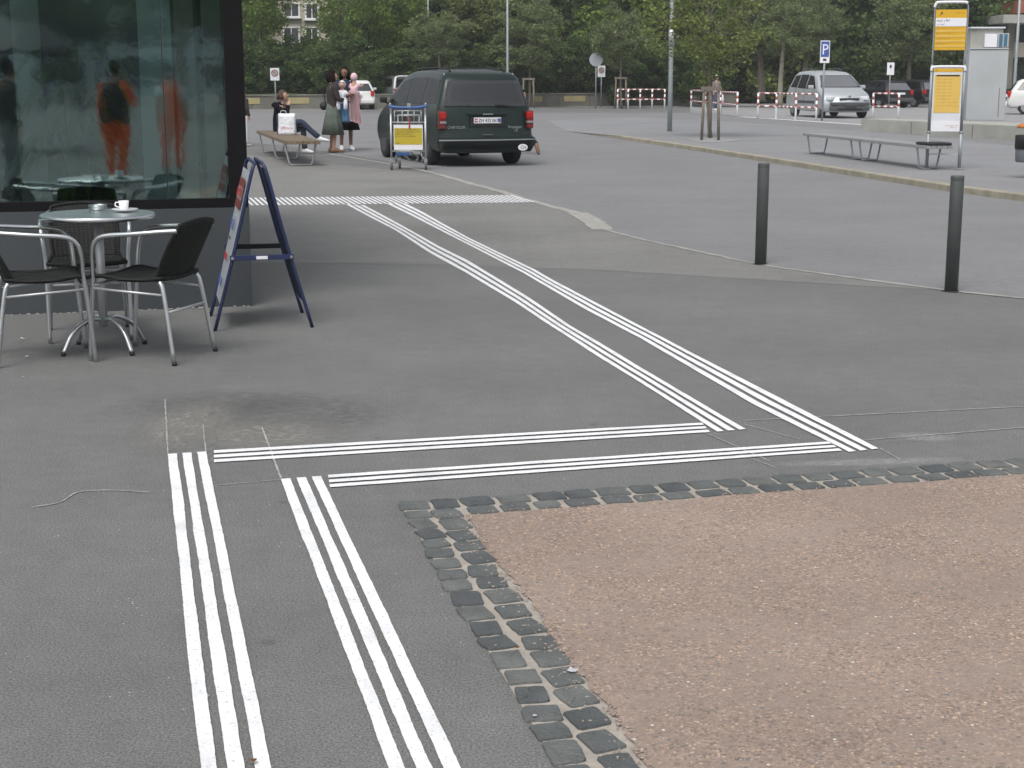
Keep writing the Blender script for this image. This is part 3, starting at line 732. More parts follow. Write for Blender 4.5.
# paper scraps
def scrap(px, py, s, label, mat='paper'):
    rg = random.Random(px); bm = BM(); K = 6; ce = bm.verts.new((0, 0, s * .4)); ring = [bm.verts.new((math.cos(k * 1.047) * s * rg.uniform(.5, 1.2), math.sin(k * 1.047) * s * rg.uniform(.5, 1.2), rg.uniform(.001, s * .5))) for k in range(K)]
    for k in range(K): bm.faces.new((ring[k], ring[(k + 1) % K], ce))
    bmesh.ops.solidify(bm, geom=bm.faces[:], thickness=.001)
    o = tag(obj('litter_scrap', bm, mat), label, 'litter'); o.location = P(px, py, .012)
scrap(22, 338.5, .016, 'white paper scrap on the asphalt under the left cafe chair'); scrap(27, 357, .016, 'white paper scrap on asphalt between the left chair legs')
scrap(23, 377, .010, 'tiny white scrap in front of the left cafe chair'); scrap(193, 308, .014, 'white scrap at the foot of the grey plinth behind the right chair')
scrap(573, 671, .014, 'white crumpled scrap where the cobbles meet the gravel'); scrap(535, 716, .008, 'narrow white scrap on a dark cobble')
scrap(516, 648, .010, 'rust brown dry leaf on a dark cobble', 'leather'); scrap(253, 761, .011, 'orange brown dry leaf on the painted line at the bottom', 'leather')

def marks(par, x0, x1, z, h, mat, y, seed=0, nm='print_line'):
    """a line of small print too fine to read: irregular letter-like strokes"""
    rg_ = random.Random(seed); bm = BM(); x = x0
    while x < x1 - h * .3:
        for _ in range(rg_.randint(3, 9)):
            if x > x1 - h * .3: break
            hh = h * rg_.choice((.62, .62, .65, 1.0)); wd = h * rg_.uniform(.10, .16)
            box(bm, (x, y, z + hh / 2), (wd, .0012, hh))
            if rg_.random() < .7: box(bm, (x + h * .22, y, z + rg_.choice((.06, .3, .58)) * h), (h * .32, .0012, h * .12))
            if rg_.random() < .5: box(bm, (x + h * .38, y, z + h * .3), (wd, .0012, h * .55))
            x += h * rg_.uniform(.5, .7)
        x += h * .45
    return obj(nm, bm, mat, par)
# ================================================================== SANDWICH BOARD
n1, f1_ = P(216, 334.5), P(210, 314); n2, f2_ = P(313.4, 328.7), P(301, 311)
ctr = (n1 + f1_ + n2 + f2_) / 4
wdir = ((f1_ - n1) + (f2_ - n2)); wdir.normalize(); ldir = Vector((wdir.y, -wdir.x, 0))
half = abs(((n2 + f2_) / 2 - (n1 + f1_) / 2).dot(ldir)) / 2; hw_ = .31
sb = thing('sandwich_board', 'folding blue-framed sandwich board beside the cafe corner', 'sign', ctr, math.atan2(ldir.y, ldir.x))
TZ = 1.03
def sbframe(sgn):
    bm = BM(); lean = .045
    tube(bm, catmull([(sgn * half, -hw_, 0), (sgn * (half * .5 + .01), -hw_, TZ * .5), (sgn * .05, -hw_, TZ * .93), (sgn * .022, -hw_ + .03, TZ)], 5) + catmull([(sgn * .022, hw_ - .03, TZ), (sgn * .05, hw_, TZ * .93), (sgn * (half * .5 + .01), hw_, TZ * .5), (sgn * half, hw_, 0)], 5), .0115, 10)
    return bm
for sgn, nm in ((-1, 'front_panel'), (1, 'rear_panel')):
    fr_ = obj('frame', sbframe(sgn), 'blue', sb, True)
    # panel inside the frame
    bm = BM(); x0, z0 = sgn * (half * .86), TZ * .14; x1, z1 = sgn * .055, TZ * .95
    d = Vector((x1 - x0, 0, z1 - z0)).normalized(); nn = Vector((d.z, 0, -d.x)) * (1 if sgn > 0 else -1)
    loftgrid(bm, [[Vector((x0, -hw_ + .012, z0)), Vector((x0, hw_ - .012, z0))], [Vector((x1, -hw_ + .012, z1)), Vector((x1, hw_ - .012, z1))]])
    bmesh.ops.solidify(bm, geom=bm.faces[:], thickness=.006)
    pn = obj('poster_panel', bm, 'panelw' if sgn < 0 else 'trim', sb)
    if sgn < 0:
        out = Vector((-d.z, 0, d.x)).normalized() * .010
        def patch(t0, t1, y0, y1, mat, nm_):
            bm = BM(); p0 = Vector((x0, 0, z0)).lerp(Vector((x1, 0, z1)), t0) + out; p1 = Vector((x0, 0, z0)).lerp(Vector((x1, 0, z1)), t1) + out
            loftgrid(bm, [[p0 + Vector((0, y0, 0)), p0 + Vector((0, y1, 0))], [p1 + Vector((0, y0, 0)), p1 + Vector((0, y1, 0))]]); bmesh.ops.solidify(bm, geom=bm.faces[:], thickness=.002)
            return obj(nm_, bm, mat, pn)
        patch(.71, .93, -.22, .22, 'redw', 'poster_band')
        up = Matrix((Vector((0, -1, 0)), d, (Vector((0, -1, 0))).cross(d))).transposed()
        e = up.to_euler()
        def ptext(s, t, mat, size, wd, y):
            p0 = Vector((x0, 0, z0)).lerp(Vector((x1, 0, z1)), t) + out * 1.5; text('lettering', s, mat, size, pn, p0 + Vector((0, y, 0)), e, wd, .001)
        patch(.775, .87, -.22, .22, 'panelw', 'poster_label')
        for t_, y_, wd_, h_, mt_, sd in ((.795, .19, .38, .075, 'red', 1), (.55, .18, .30, .085, 'inkblue', 2), (.47, .05, .12, .03, 'ink', 3), (.31, .15, .24, .075, 'red', 4), (.12, .2, .30, .085, 'inkblue', 5)):
            o_ = marks(pn, 0, wd_, 0, h_, mt_, 0, 200 + sd, 'print_line')
            p0 = Vector((x0, 0, z0)).lerp(Vector((x1, 0, z1)), t_) + out * 1.45 + Vector((0, y_, 0))
            ex = Vector((0, -1, 0)); o_.matrix_local = Matrix.Translation(p0) @ Matrix((ex, d.cross(ex), d)).transposed().to_4x4()
for s in (-1, 1):
    bm = BM(); zz = TZ * .44; xx = half * .60
    box(bm, (0, s * (hw_ + .016), zz), (xx * 2 + .03, .008, .032), bev=.002)
    br = obj('spreader_bar', bm, 'blue' if s < 0 else 'black', sb)
    for q in (-1, 1):
        bm = BM(); tube(bm, [(q * xx, s * (hw_ + .012), zz), (q * xx, s * (hw_ + .026), zz)], .010, 10); obj('bolt', bm, 'alu', br)
    if s < 0:
        bm = BM(); box(bm, (0, -(hw_ + .0215), zz), (.07, .002, .02)); obj('maker_plate', bm, 'paper', br)

# ================================================================== BOLLARDS
bol = thing('bollard', 'dark grey cylindrical steel bollard at the road edge, left one of two', 'bollard', P(760.5, 264.5), 0, 'bollards at the road edge')
bm = BM(); lathe(bm, [(0, -.01), (.0485, -.01), (.0485, .806), (.0475, .81), (.0475, .813), (.0485, .817), (.0485, .842), (.046, .848), (0, .850)], seg=32); obj('post', bm, 'bollard', bol, True)
bm = BM(); lathe(bm, [(.049, 0.0), (.066, 0.001), (.060, .005), (.049, .008)], seg=24, wob=lambda a, z: .12 * math.sin(3 * a)); obj('collar', bm, 'rubber', bol, True)
copy_tree(bol, P(951, 291.5), 0, 'dark grey cylindrical steel bollard at the road edge, right one of two')

# ================================================================== BENCHES
def bench_parts(t, a, b_, wid, zt, hoops, mat, legr=.016, slats=5, seatth=.05):
    """a,b world points of the bench axis ends; everything relative to t at a"""
    d = (b_ - a); L_ = d.length; t.location = a; t.rotation_euler = (0, 0, math.atan2(d.y, d.x))
    bm = BM(); sw = wid / slats
    for k in range(slats): box(bm, (L_ / 2, -wid / 2 + sw * (k + .5), zt - seatth / 2), (L_, sw - .008, seatth), bev=.004)
    obj('seat', bm, mat, t)
    for h in hoops:
        x = h * L_; bm = BM()
        tube(bm, catmull([(x, -wid * .44, zt - seatth), (x, -wid * .36, .12), (x, -wid * .30, .02), (x, -wid * .22, .016), (x, wid * .22, .016), (x, wid * .30, .02), (x, wid * .36, .12), (x, wid * .44, zt - seatth)], 5), legr, 8)
        obj('leg_hoop', bm, 'aluflat' if mat == 'woodb' else 'steelpole', t, True)
bb = thing('long_bench', 'long grey slatted bench on the bus island behind the stop sign', 'bench')
ba, be = P(817, 153.7, KH), P(929, 169, KH)
dd = (be - ba).normalized(); ba -= dd * .22; be += dd * .35
bench_parts(bb, ba, be, .46, .39, [.04, .43, .50, .93], 'slat', .017); 
bm = BM(); L2 = (be - ba).length
box(bm, (L2 - .22, 0, .415), (.46, .42, .045), bev=.02); o = thing('black_mat', 'black pad lying on the right end of the long grey bench', 'pad'); o.location = ba; o.rotation_euler = bb.rotation_euler; obj('pad', bm, 'black', o)
wb = thing('wooden_bench', 'wooden slatted bench with metal hoop legs under the seated person', 'bench')
wa, we = P(273, 152.5), P(303, 166.5)
dW = (we - wa).normalized(); 
bench_parts(wb, wa - dW * .25, we + dW * .1, .62, .45, [.05, .52, .93], 'woodb', .02, 6, .06)

# ================================================================== BUS STOP SIGN
pL, pR = P(926.5, 169, KH), P(959, 169.3, KH)
bd = pR - pL; BWd = bd.length
bs = thing('bus_stop_sign', 'tall bus stop sign with yellow route panel and timetable case', 'sign', pL, math.atan2(bd.y, bd.x))
for k, x in enumerate((0, BWd)):
    bm = BM(); tube(bm, [(x, 0, 0), (x, 0, .60)], .027, 14); lathe(bm, [(.026, 0), (.075, .0), (.075, .012), (.026, .016)], (x, 0, 0), 18); lathe(bm, [(.027, .575), (.034, .58), (.034, .60), (.022, .605)], (x, 0, 0), 16)
    po = obj('post', bm, 'steelpole', bs, True)
    bm = BM(); tube(bm, [(x, 0, .6), (x, 0, 1.66)], .022, 12); obj('post_upper', bm, 'steelpole', po, True)
bm = BM(); box(bm, (BWd / 2, 0, .24), (BWd, .02, .018)); obj('crossbar', bm, 'aluflat', bs)
zt_ = 2.63
bm = BM(); tube(bm, catmull([(.0, 0, 1.66), (.0, 0, 2.2), (.0, 0, zt_ - .09), (.02, 0, zt_ - .025), (.07, 0, zt_), (BWd / 2, 0, zt_), (BWd - .07, 0, zt_), (BWd - .02, 0, zt_ - .025), (BWd, 0, zt_ - .09), (BWd, 0, 2.2), (BWd, 0, 1.66)], 5), .013, 10)
obj('upper_frame', bm, 'steelpole', bs, True)
bm = BM(); tube(bm, catmull([(-.01, -.012, zt_ - .08), (.015, -.012, zt_ - .022), (.07, -.012, zt_), (BWd - .07, -.012, zt_), (BWd - .015, -.012, zt_ - .022)], 5), .022, 10); obj('top_cap', bm, 'paper', bs, True)
def panel(par, x0, x1, z0, z1, mat, nm, y=0, th=.03):
    bm = BM(); box(bm, ((x0 + x1) / 2, y, (z0 + z1) / 2), (x1 - x0, th, z1 - z0), bev=.003 if th > .01 else 0); return obj(nm, bm, mat, par)
RX = (R(90), 0, 0)
rp = panel(bs, .016, BWd - .016, 1.885, 2.515, 'yellow', 'route_panel')
panel(rp, .018, BWd - .018, 2.255, 2.385, 'paper', 'name_strip', -.0175, .003)
for k in range(4): panel(rp, .020, BWd - .020, 1.935 + k * .078, 1.963 + k * .078, 'yellowl', 'route_strip', -.0175, .003)
marks(rp, .04, .26, 2.33, .040, 'ink', -.020, 1); marks(rp, .04, .16, 2.275, .026, 'ink', -.020, 2)
for k in range(4): marks(rp, .035, (.40, .30, .27, .26)[k], 2.212 - k * .078, .026, 'yellowd', -.0165, 3 + k)
bm = BM(); v_ = [(.07, 2.42), (.085, 2.425), (.112, 2.455), (.115, 2.44), (.125, 2.48), (.09, 2.472), (.102, 2.463)]
f = poly(bm, [(x, -.0175, z) for x, z in v_]); obj('arrow_mark', bm, 'ink', rp)
marks(rp, .33, .46, 2.455, .022, 'yellowd', -.0165, 9)
tcse = panel(bs, .030, BWd - .030, .60, 1.60, 'panelw', 'timetable_case', 0, .05)
panel(tcse, .032, BWd - .032, 1.545, 1.597, 'yellow', 'case_header', -.027, .004); marks(tcse, .065, .09, 1.56, .022, 'ink', -.030, 10); marks(tcse, .36, .47, 1.56, .018, 'yellowd', -.030, 11)
panel(tcse, .052, BWd - .052, .90, 1.505, 'yellowl', 'timetable_sheet', -.027, .004)
panel(tcse, .075, BWd - .075, 1.475, 1.50, 'ink', 'timetable_title', -.030, .002)
for i in range(9):
    for j, xx in enumerate((.095, .18, .27, .36)):
        if j < 3 or i > 5: marks(tcse, xx, xx + .065, 1.42 - i * .052, .024, 'yellowd', -.0295, i * 5 + j, 'timetable_entry')
panel(tcse, .034, BWd - .034, .605, .775, 'paper', 'case_foot', -.027, .004)
marks(tcse, BWd * .5, BWd * .9, .69, .022, 'red', -.030, 70); marks(tcse, BWd * .65, BWd * .9, .66, .018, 'red', -.030, 71)
bm = BM(); tube(bm, catmull([(-.005, -.012, 1.56), (.0, -.012, 1.60), (.05, -.012, 1.625), (BWd - .05, -.012, 1.625), (BWd, -.012, 1.60), (BWd + .005, -.012, 1.56)], 5), .022, 10); obj('case_cap', bm, 'paper', tcse, True)

# ================================================================== LUGGAGE CART (local x right, y away from the camera)
LCp = (P(391, 170.3) + P(426.5, 170.0)) / 2
lc = thing('luggage_trolley', 'steel luggage trolley with blue handle and yellow notice panel behind the green van', 'trolley', LCp, R(2))
hw_ = .29
for s in (-1, 1):
    bm = BM(); tube(bm, [(s * hw_, 0, .17), (s * hw_, -.01, .93)], .018, 10); tube(bm, catmull([(s * hw_, -.01, .9), (s * hw_, -.015, 1.03), (s * (hw_ + .01), -.04, 1.12)], 5), .016, 8)
    obj('upright', bm, 'aluflat', lc, True)
bm = BM(); tube(bm, catmull([(-hw_ - .03, -.07, 1.075), (-.2, -.09, 1.05), (0, -.095, 1.045), (.2, -.09, 1.05), (hw_ + .03, -.07, 1.075)], 6), .023, 12); obj('handle', bm, 'cartblue', lc, True)
bm = BM(); box(bm, (.02, -.085, 1.07), (.06, .06, .09), bev=.01); obj('coin_lock', bm, 'steelpole', lc)
bm = BM()
for z in (.99, .91, .79): tube(bm, [(-hw_ + .06, .02, z), (hw_ - .06, .02, z)], .009, 8)
for x in (-.23, -.10, .0, .10, .22): tube(bm, [(x, .02, .79), (x, .02, .99)], .008, 8)
for x in (-.18, .18): tube(bm, catmull([(x, .02, .79), (x, .2, .78), (x, .26, .92)], 4), .008, 8)
tube(bm, [(-.18, .26, .92), (.18, .26, .92)], .008, 8)
obj('basket', bm, 'aluflat', lc, True)
for z_ in (.80, .32):
    bm = BM(); tube(bm, [(-hw_, 0, z_), (hw_, 0, z_)], .011, 8); obj('cross_tube', bm, 'aluflat', lc, True)
np_ = panel(lc, -.245, .245, .34, .76, 'paper', 'notice_panel', -.012, .012)
panel(np_, -.235, .235, .43, .705, 'cartyellow', 'notice_sheet', -.020, .003)
for k, wd in enumerate((.41, .43, .30, .34)): marks(np_, -.225, -.225 + wd, .668 - k * .036, .024, 'ink', -.0225, 40 + k)
marks(np_, -.225, -.14, .445, .028, 'ink', -.0225, 50)
bm = BM(); tube(bm, [(.025, -.03, .88), (.02, -.03, .70)], .012, 8); obj('coin_strap', bm, 'red', lc)
bm = BM(); 
for s in (-1, 1): tube(bm, catmull([(s * .10 - .06, .02, .31), (s * .10 - .03, .1, .27), (s * .10 + .05, .42, .20), (s * .05 + .06, .72, .12)], 6), .016, 8)
tube(bm, [(-.2, .03, .30), (-.22, .10, .12)], .016, 8); tube(bm, [(.2, .03, .32), (.25, .05, .15)], .014, 8); tube(bm, [(-.26, 0.02, .2), (-.21, .5, .13)], .014, 8); tube(bm, [(.26, 0.02, .2), (.21, .5, .13)], .014, 8)
obj('chassis', bm, 'aluflat', lc, True)
bm = BM(); box(bm, (-.10, .06, .27), (.24, .10, .05), bev=.01); obj('bumper', bm, 'cartblue', lc)
for x, y in ((-hw_, 0), (hw_, 0), (-.17, .46)):
    bm = BM(); ax = Matrix.Rotation(R(90), 3, 'Y')
    lathe(bm, [(0, -.02), (.06, -.02), (.072, -.012), (.072, .012), (.06, .02), (0, .02)], (x, y, .072), 20, ax); wh = obj('wheel', bm, simple('wheel_grey', (.10, .10, .095), .7), lc, True)
    bm = BM(); box(bm, (x, y, .15), (.055, .035, .08), bev=.006); obj('fork', bm, 'steelpole', wh)

# ================================================================== VEHICLES (local +x forward, origin on the ground under the rear end centre)
def car(name, label, cat, paint, outline, hwz, wheels, wr, side_windows, rear_glass, front_glass, glass='carglass', bowR=.10, bowF=.22, loc=(0, 0, 0), rz=0, scale=1, low=None, pull=.07):
    t = thing(name, label, cat, loc, rz, None, scale)
    zs = [p[0] for p in hwz]; hs_ = [p[1] for p in hwz]; hw = lambda z: float(np.interp(z, zs, hs_))
    xs = [p[0] for p in outline]; x0, x1 = min(xs), max(xs); Lc = x1 - x0
    def bow(x, u):
        e = u * u
        if x < x0 + .8: return bowR * e * (1 - (x - x0) / .8)
        if x > x1 - 1.2: return -bowF * e * (1 - (x1 - x) / 1.2)
        return 0
    O = []
    for i in range(len(outline)):
        a, b_ = Vector(outline[i]), Vector(outline[(i + 1) % len(outline)]); k = max(1, int((b_ - a).length / .12))
        for j in range(k): O.append(a.lerp(b_, j / k))
    # soften
    n_ = len(O); O = [(O[i - 1] + O[i] * 3 + O[(i + 1) % n_]) / 5 for i in range(n_)]
    nr = []
    for i in range(n_):
        tt = (O[(i + 1) % n_] - O[i - 1]).normalized(); nr.append(Vector((tt.y, -tt.x)))
    cen = sum(O, Vector((0, 0))) / n_
    if sum((cen - O[i]).dot(nr[i]) for i in range(n_)) < 0: nr = [-q for q in nr]
    US = [(-1, 1), (-.975, .55), (-.93, .22), (-.8, .05), (-.5, 0), (0, 0), (.5, 0), (.8, .05), (.93, .22), (.975, .55), (1, 1)]
    bm = BM(); grid = []
    for u, pl_ in US:
        row = []
        for i in range(n_):
            q = O[i] + nr[i] * pull * pl_; row.append(bm.verts.new((q.x + bow(q.x, u), u * hw(q.y), q.y)))
        grid.append(row)
    for a in range(len(grid) - 1):
        for i in range(n_): bm.faces.new((grid[a][i], grid[a][(i + 1) % n_], grid[a + 1][(i + 1) % n_], grid[a + 1][i]))
    for sgn, rim in ((-1, grid[0]), (1, grid[-1])):
        prev = rim
        for k in (.12, .3, .55, .8):
            cur = []
            for i in range(n_):
                q = O[i] + nr[i] * pull; sp = Vector((min(max(q.x, x0 + .9), x1 - .9), .75)); q = q.lerp(sp, k)
                cur.append(bm.verts.new((q.x + bow(q.x, 1) * (1 - k), sgn * hw(q.y), q.y)))
            for i in range(n_): bm.faces.new((prev[i], prev[(i + 1) % n_], cur[(i + 1) % n_], cur[i]))
            prev = cur
        bm.faces.new(prev)
    bmesh.ops.recalc_face_normals(bm, faces=bm.faces)
    body = obj('body', bm, paint, t)
    cb = BM()
    for wx in wheels:
        for s in (-1, 1): lathe(cb, [(wr * 1.14, -.16), (wr * 1.14, .30)], (wx, s * (hs_[1] - .06), wr), 28, Matrix.Rotation(R(-90 * s), 3, 'X'))
    bmesh.ops.recalc_face_normals(cb, faces=cb.faces)
    co = obj('cutter', cb, paint); md = body.modifiers.new('b', 'BOOLEAN'); md.operation = 'DIFFERENCE'; md.object = co; md.solver = 'EXACT'
    me = evalmesh(body); body.modifiers.clear(); old = body.data; body.data = me; me.materials.clear(); me.materials.append(M[paint]); bpy.data.objects.remove(co)
    for p in me.polygons: p.use_smooth = True
    try: me.set_sharp_from_angle(angle=R(35))
    except Exception: pass
    for wx in wheels:
        for s in (-1, 1):
            ax = Matrix.Rotation(R(90), 3, 'X'); c_ = (wx, s * (hs_[1] - .12), wr)
            bm = BM(); lathe(bm, [(wr * .62, -.10), (wr * .93, -.10), (wr, -.06), (wr, .06), (wr * .93, .10), (wr * .62, .10)], c_, 28, ax); lathe(bm, [(0, .07), (wr * .62, .07)], c_, 28, ax); lathe(bm, [(0, -.07), (wr * .62, -.07)], c_, 28, ax)
            wh = obj('wheel', bm, 'rubber', t, True)
            bm = BM(); cc = (wx, s * (hs_[1] - .025), wr)
            lathe(bm, [(wr * .52, -.012), (wr * .64, -.012), (wr * .64, .012), (wr * .52, .012)], cc, 24, ax)
            for k in range(5): box(bm, (cc[0] + math.cos(k * 1.2566) * wr * .3, cc[1], cc[2] + math.sin(k * 1.2566) * wr * .3), (wr * .5, .02, wr * .16), ry=-k * 1.2566)
            lathe(bm, [(0, -.015), (wr * .15, -.015), (wr * .15, .015), (0, .015)], cc, 12, ax)
            obj('rim', bm, 'rim', wh)
    for pts_ in side_windows:
        for s in (-1, 1):
            bm = BM(); f = poly(bm, [(x, s * (hw(z) + .004), z) for x, z in pts_]); bmesh.ops.solidify(bm, geom=[f], thickness=.008)
            obj('side_window', bm, glass, t)
    def endglass(lo, hi, w0, w1, nm, off, mat):
        bm = BM(); rows = []; d = Vector((hi[0] - lo[0], hi[1] - lo[1])).normalized(); nn = Vector((-d.y, d.x)) * off
        for i in range(7):
            f_ = i / 6; row = []
            for j in range(13):
                u = -1 + j / 6; x = lo[0] + (hi[0] - lo[0]) * f_; z = lo[1] + (hi[1] - lo[1]) * f_; uu = u * (w0 + (w1 - w0) * f_)
                row.append(Vector((x + bow(x, uu) + nn.x, uu * hw(z), z + nn.y)))
            rows.append(row)
        loftgrid(bm, rows); bmesh.ops.solidify(bm, geom=bm.faces[:], thickness=.006); return obj(nm, bm, mat, t, True)
    rgo = endglass(*rear_glass[:2], *rear_glass[2:4], 'rear_window', .012, glass)
    if front_glass: endglass(*front_glass[:2], *front_glass[2:4], 'windscreen', -.012, front_glass[4] if len(front_glass) > 4 else glass)
    if low:
        bm = BM(); z1 = low[0]
        for s in (-1, 1): box(bm, ((x0 + x1) / 2, s * (hw(z1) + .002), z1 - .05), (abs(wheels[1] - wheels[0]) - wr * 2.3, .03, .10), bev=.01)
        obj('side_trim', bm, low[1], t)
    t['_hw'] = 0; del t['_hw']
    return t, hw, bow
def cbox(par, nm, c, s, mat, bev=.01, rz=0, ry=0):
    bm = BM(); box(bm, c, s, bev=bev, rz=rz, ry=ry); return obj(nm, bm, mat, par)

# dark green people carrier (hero)
vo = [(.14, .24), (.02, .30), (0, .40), (0, .50), (.06, .535), (.075, .75), (.09, .98), (.13, 1.10), (.27, 1.55), (.36, 1.66), (.55, 1.70), (1.3, 1.745), (2.4, 1.73), (2.85, 1.67), (3.15, 1.55), (3.80, 1.12), (4.35, .96), (4.62, .78), (4.70, .55), (4.68, .35), (4.55, .22), (2.4, .20)]
hwv = [(.2, .85), (.45, .915), (.8, .915), (1.05, .885), (1.65, .70), (1.75, .66)]
heading = R(90 + 20)
rrw, flw = P(512, 163.4), P(387, 154.6)
vdir = Vector((math.cos(heading), math.sin(heading), 0)); vright = Vector((vdir.y, -vdir.x, 0))
VS = .965
vloc = rrw - vright * (.80 * VS) - vdir * (.95 * VS)
van, hwf, bowf = car('people_carrier', 'dark green people carrier seen from behind, parked beside the luggage trolley', 'minivan', 'greencar', vo, hwv, (.98, 3.90), .33,
    [[(.42, 1.14), (.52, 1.56), (1.25, 1.60), (1.25, 1.12)], [(1.33, 1.12), (1.33, 1.60), (2.25, 1.60), (2.30, 1.12)], [(2.38, 1.12), (2.33, 1.59), (2.90, 1.52), (3.45, 1.14)]],
    ((.125, 1.09), (.262, 1.54), .90, .92), ((3.76, 1.15), (3.18, 1.53), .90, .86, 'carglassm'), 'carglass', .10, .3, vloc, heading, VS)
for c in COL.objects:
    if c.name.startswith('rim') and c.parent and c.parent.parent == van: c.data.materials[0] = M['trim']
rg_ = [c for c in COL.objects if c.parent == van and c.name.startswith('rear_window')][0]; rg_.data.materials[0] = M['carglassm']
bm = BM(); rows = []
for z, dx in ((.26, .06), (.34, -.02), (.47, -.055), (.515, -.045), (.525, .04)):
    rows.append([Vector((bowf(0, u) * 1.0 + dx, u * (hwf(z) + .012), z)) for u in [-1 + k / 8 for k in range(17)]])
loftgrid(bm, rows); bmesh.ops.solidify(bm, geom=bm.faces[:], thickness=.02); bmesh.ops.recalc_face_normals(bm, faces=bm.faces); obj('rear_bumper', bm, 'greenlow', van, True)
bm = BM(); rows = [[Vector((bowf(0, u) - .062, u * .93, z)) for u in [-1 + k / 8 for k in range(17)]] for z in (.475, .50)]
loftgrid(bm, rows); bmesh.ops.solidify(bm, geom=bm.faces[:], thickness=.01); obj('bumper_strip', bm, 'steelpole', van, True)
for s in (-1, 1):
    y = s * .845; tl = cbox(van, 'tail_lamp', (.135, y, .845), (.12, .12, .32), 'taild', .02); cbox(tl, 'lamp_lens', (.115, s * .835, .925), (.10, .125, .12), 'taill', .02); cbox(tl, 'reverse_lens', (.112, s * .835, .80), (.10, .122, .04), 'rim', .01)
cbox(van, 'plate_recess', (.075, 0, .82), (.03, .66, .21), 'black', .02)
hb = cbox(van, 'tailgate_handle', (.052, 0, .945), (.05, .76, .045), 'greencar', .015); cbox(hb, 'badge', (.024, 0, .945), (.012, .20, .018), 'chrome', .003)
npl = cbox(van, 'number_plate', (.052, 0, .835), (.015, .52, .105), 'paper', .004)
text('lettering', 'ZH 432 067', 'ink', .085, npl, (.042, .175, .807), (R(90), 0, R(-90)), .375, .002)
for s, mt in ((.22, 'red'), (-.228, 'inkblue')): 
    sh = cbox(npl, 'shield', (.043, s, .835), (.004, .05, .07), mt, 0)
cbox(npl, 'cross_mark', (.039, .22, .835), (.003, .034, .011), 'paper', 0); cbox(npl, 'cross_mark', (.0385, .22, .835), (.003, .011, .034), 'paper', 0)
text('lettering', 'CHRYSLER', 'steelpole', .07, van, (.066, .76, .69), (R(90), 0, R(-90)), .34, .002); text('lettering', 'Voyager', 'steelpole', .075, van, (.066, -.40, .69), (R(90), 0, R(-90)), .27, .002)
text('lettering', 'SE', 'steelpole', .05, van, (.066, -.52, .63), (R(90), 0, R(-90)), .07, .002)
bm = BM(); lathe(bm, [(0, 0), (.09, 0), (.09, .006), (0, .006)], (0, 0, 0), 24, Matrix.Rotation(R(-90), 3, 'Y')); ov = obj('country_oval', bm, 'paper', van); ov.location = (-.012, -.66, .345); ov.scale = (1, 1, .68); ov.rotation_euler = (0, 0, R(-8))
text('lettering', 'CH', 'ink', .085, van, (-.028, -.61, .318), (R(90), 0, R(-98)), .10, .001)
cbox(van, 'lower_latch', (.045, 0, .575), (.05, .20, .03), 'trim', .01)
bm = BM(); tube(bm, [(.07, -.80, 1.065), (.095, -.15, 1.115)], .011, 8); tube(bm, [(.07, -.42, 1.085), (.12, -.42, 1.17)], .008, 6); box(bm, (.085, -.28, 1.105), (.03, .10, .035), bev=.006); obj('wiper', bm, 'black', van)
bm = BM(); tube(bm, [(.12, y, .595 + .0) for y in (-.8, .8)], .006, 6); obj('tailgate_seam', bm, 'trim', van)
for s in (-1, 1):
    bm = BM(); tube(bm, catmull([(.62, s * .52, 1.70), (.72, s * .54, 1.75), (1.5, s * .56, 1.775), (2.4, s * .55, 1.76), (2.5, s * .54, 1.73)], 6), .017, 8); obj('roof_rail', bm, 'black', van, True)
    bm = BM(); box(bm, (3.62, s * .97, 1.16), (.08, .15, .11), bev=.03); tube(bm, [(3.6, s * .84, 1.08), (3.62, s * .95, 1.12)], .018, 8); obj('door_mirror', bm, 'black', van)
for x in (.95, 2.0):
    bm = BM(); box(bm, (x, 0, 1.775), (.05, 1.0, .012), bev=.004); obj('roof_bar', bm, 'black', van)
bm = BM()
for k in range(9): box(bm, (1.05 + k * .0, -.4 + k * .1, 1.752), (.9, .012, .012))
obj('roof_ribs', bm, 'chrome', van)
for s in (-1, 1):
    bm = BM(); tube(bm, [(.36, s * .80, 1.12), (.44, s * .695, 1.56), (.55, s * .66, 1.675)], .012, 8); obj('pillar_trim', bm, 'steelpole', van, True)
    bm = BM()
    for x in (1.29, 2.34): box(bm, (x, s * (hwf(.7) + .001), .72), (.008, .006, .66))
    obj('door_seam', bm, 'black', van)
    bm = BM(); box(bm, (2.48, s * (hwf(.95) + .012), .97), (.17, .02, .035), bev=.008); obj('door_handle', bm, 'black', van)
for s in (-1, 1): cbox(van, 'side_trim', (2.44, s * (hwf(.62) + .004), .60), (1.95, .025, .09), 'black', .01)
cbox(van, 'exhaust', (.10, .35, .20), (.20, .05, .05), 'black', .015)

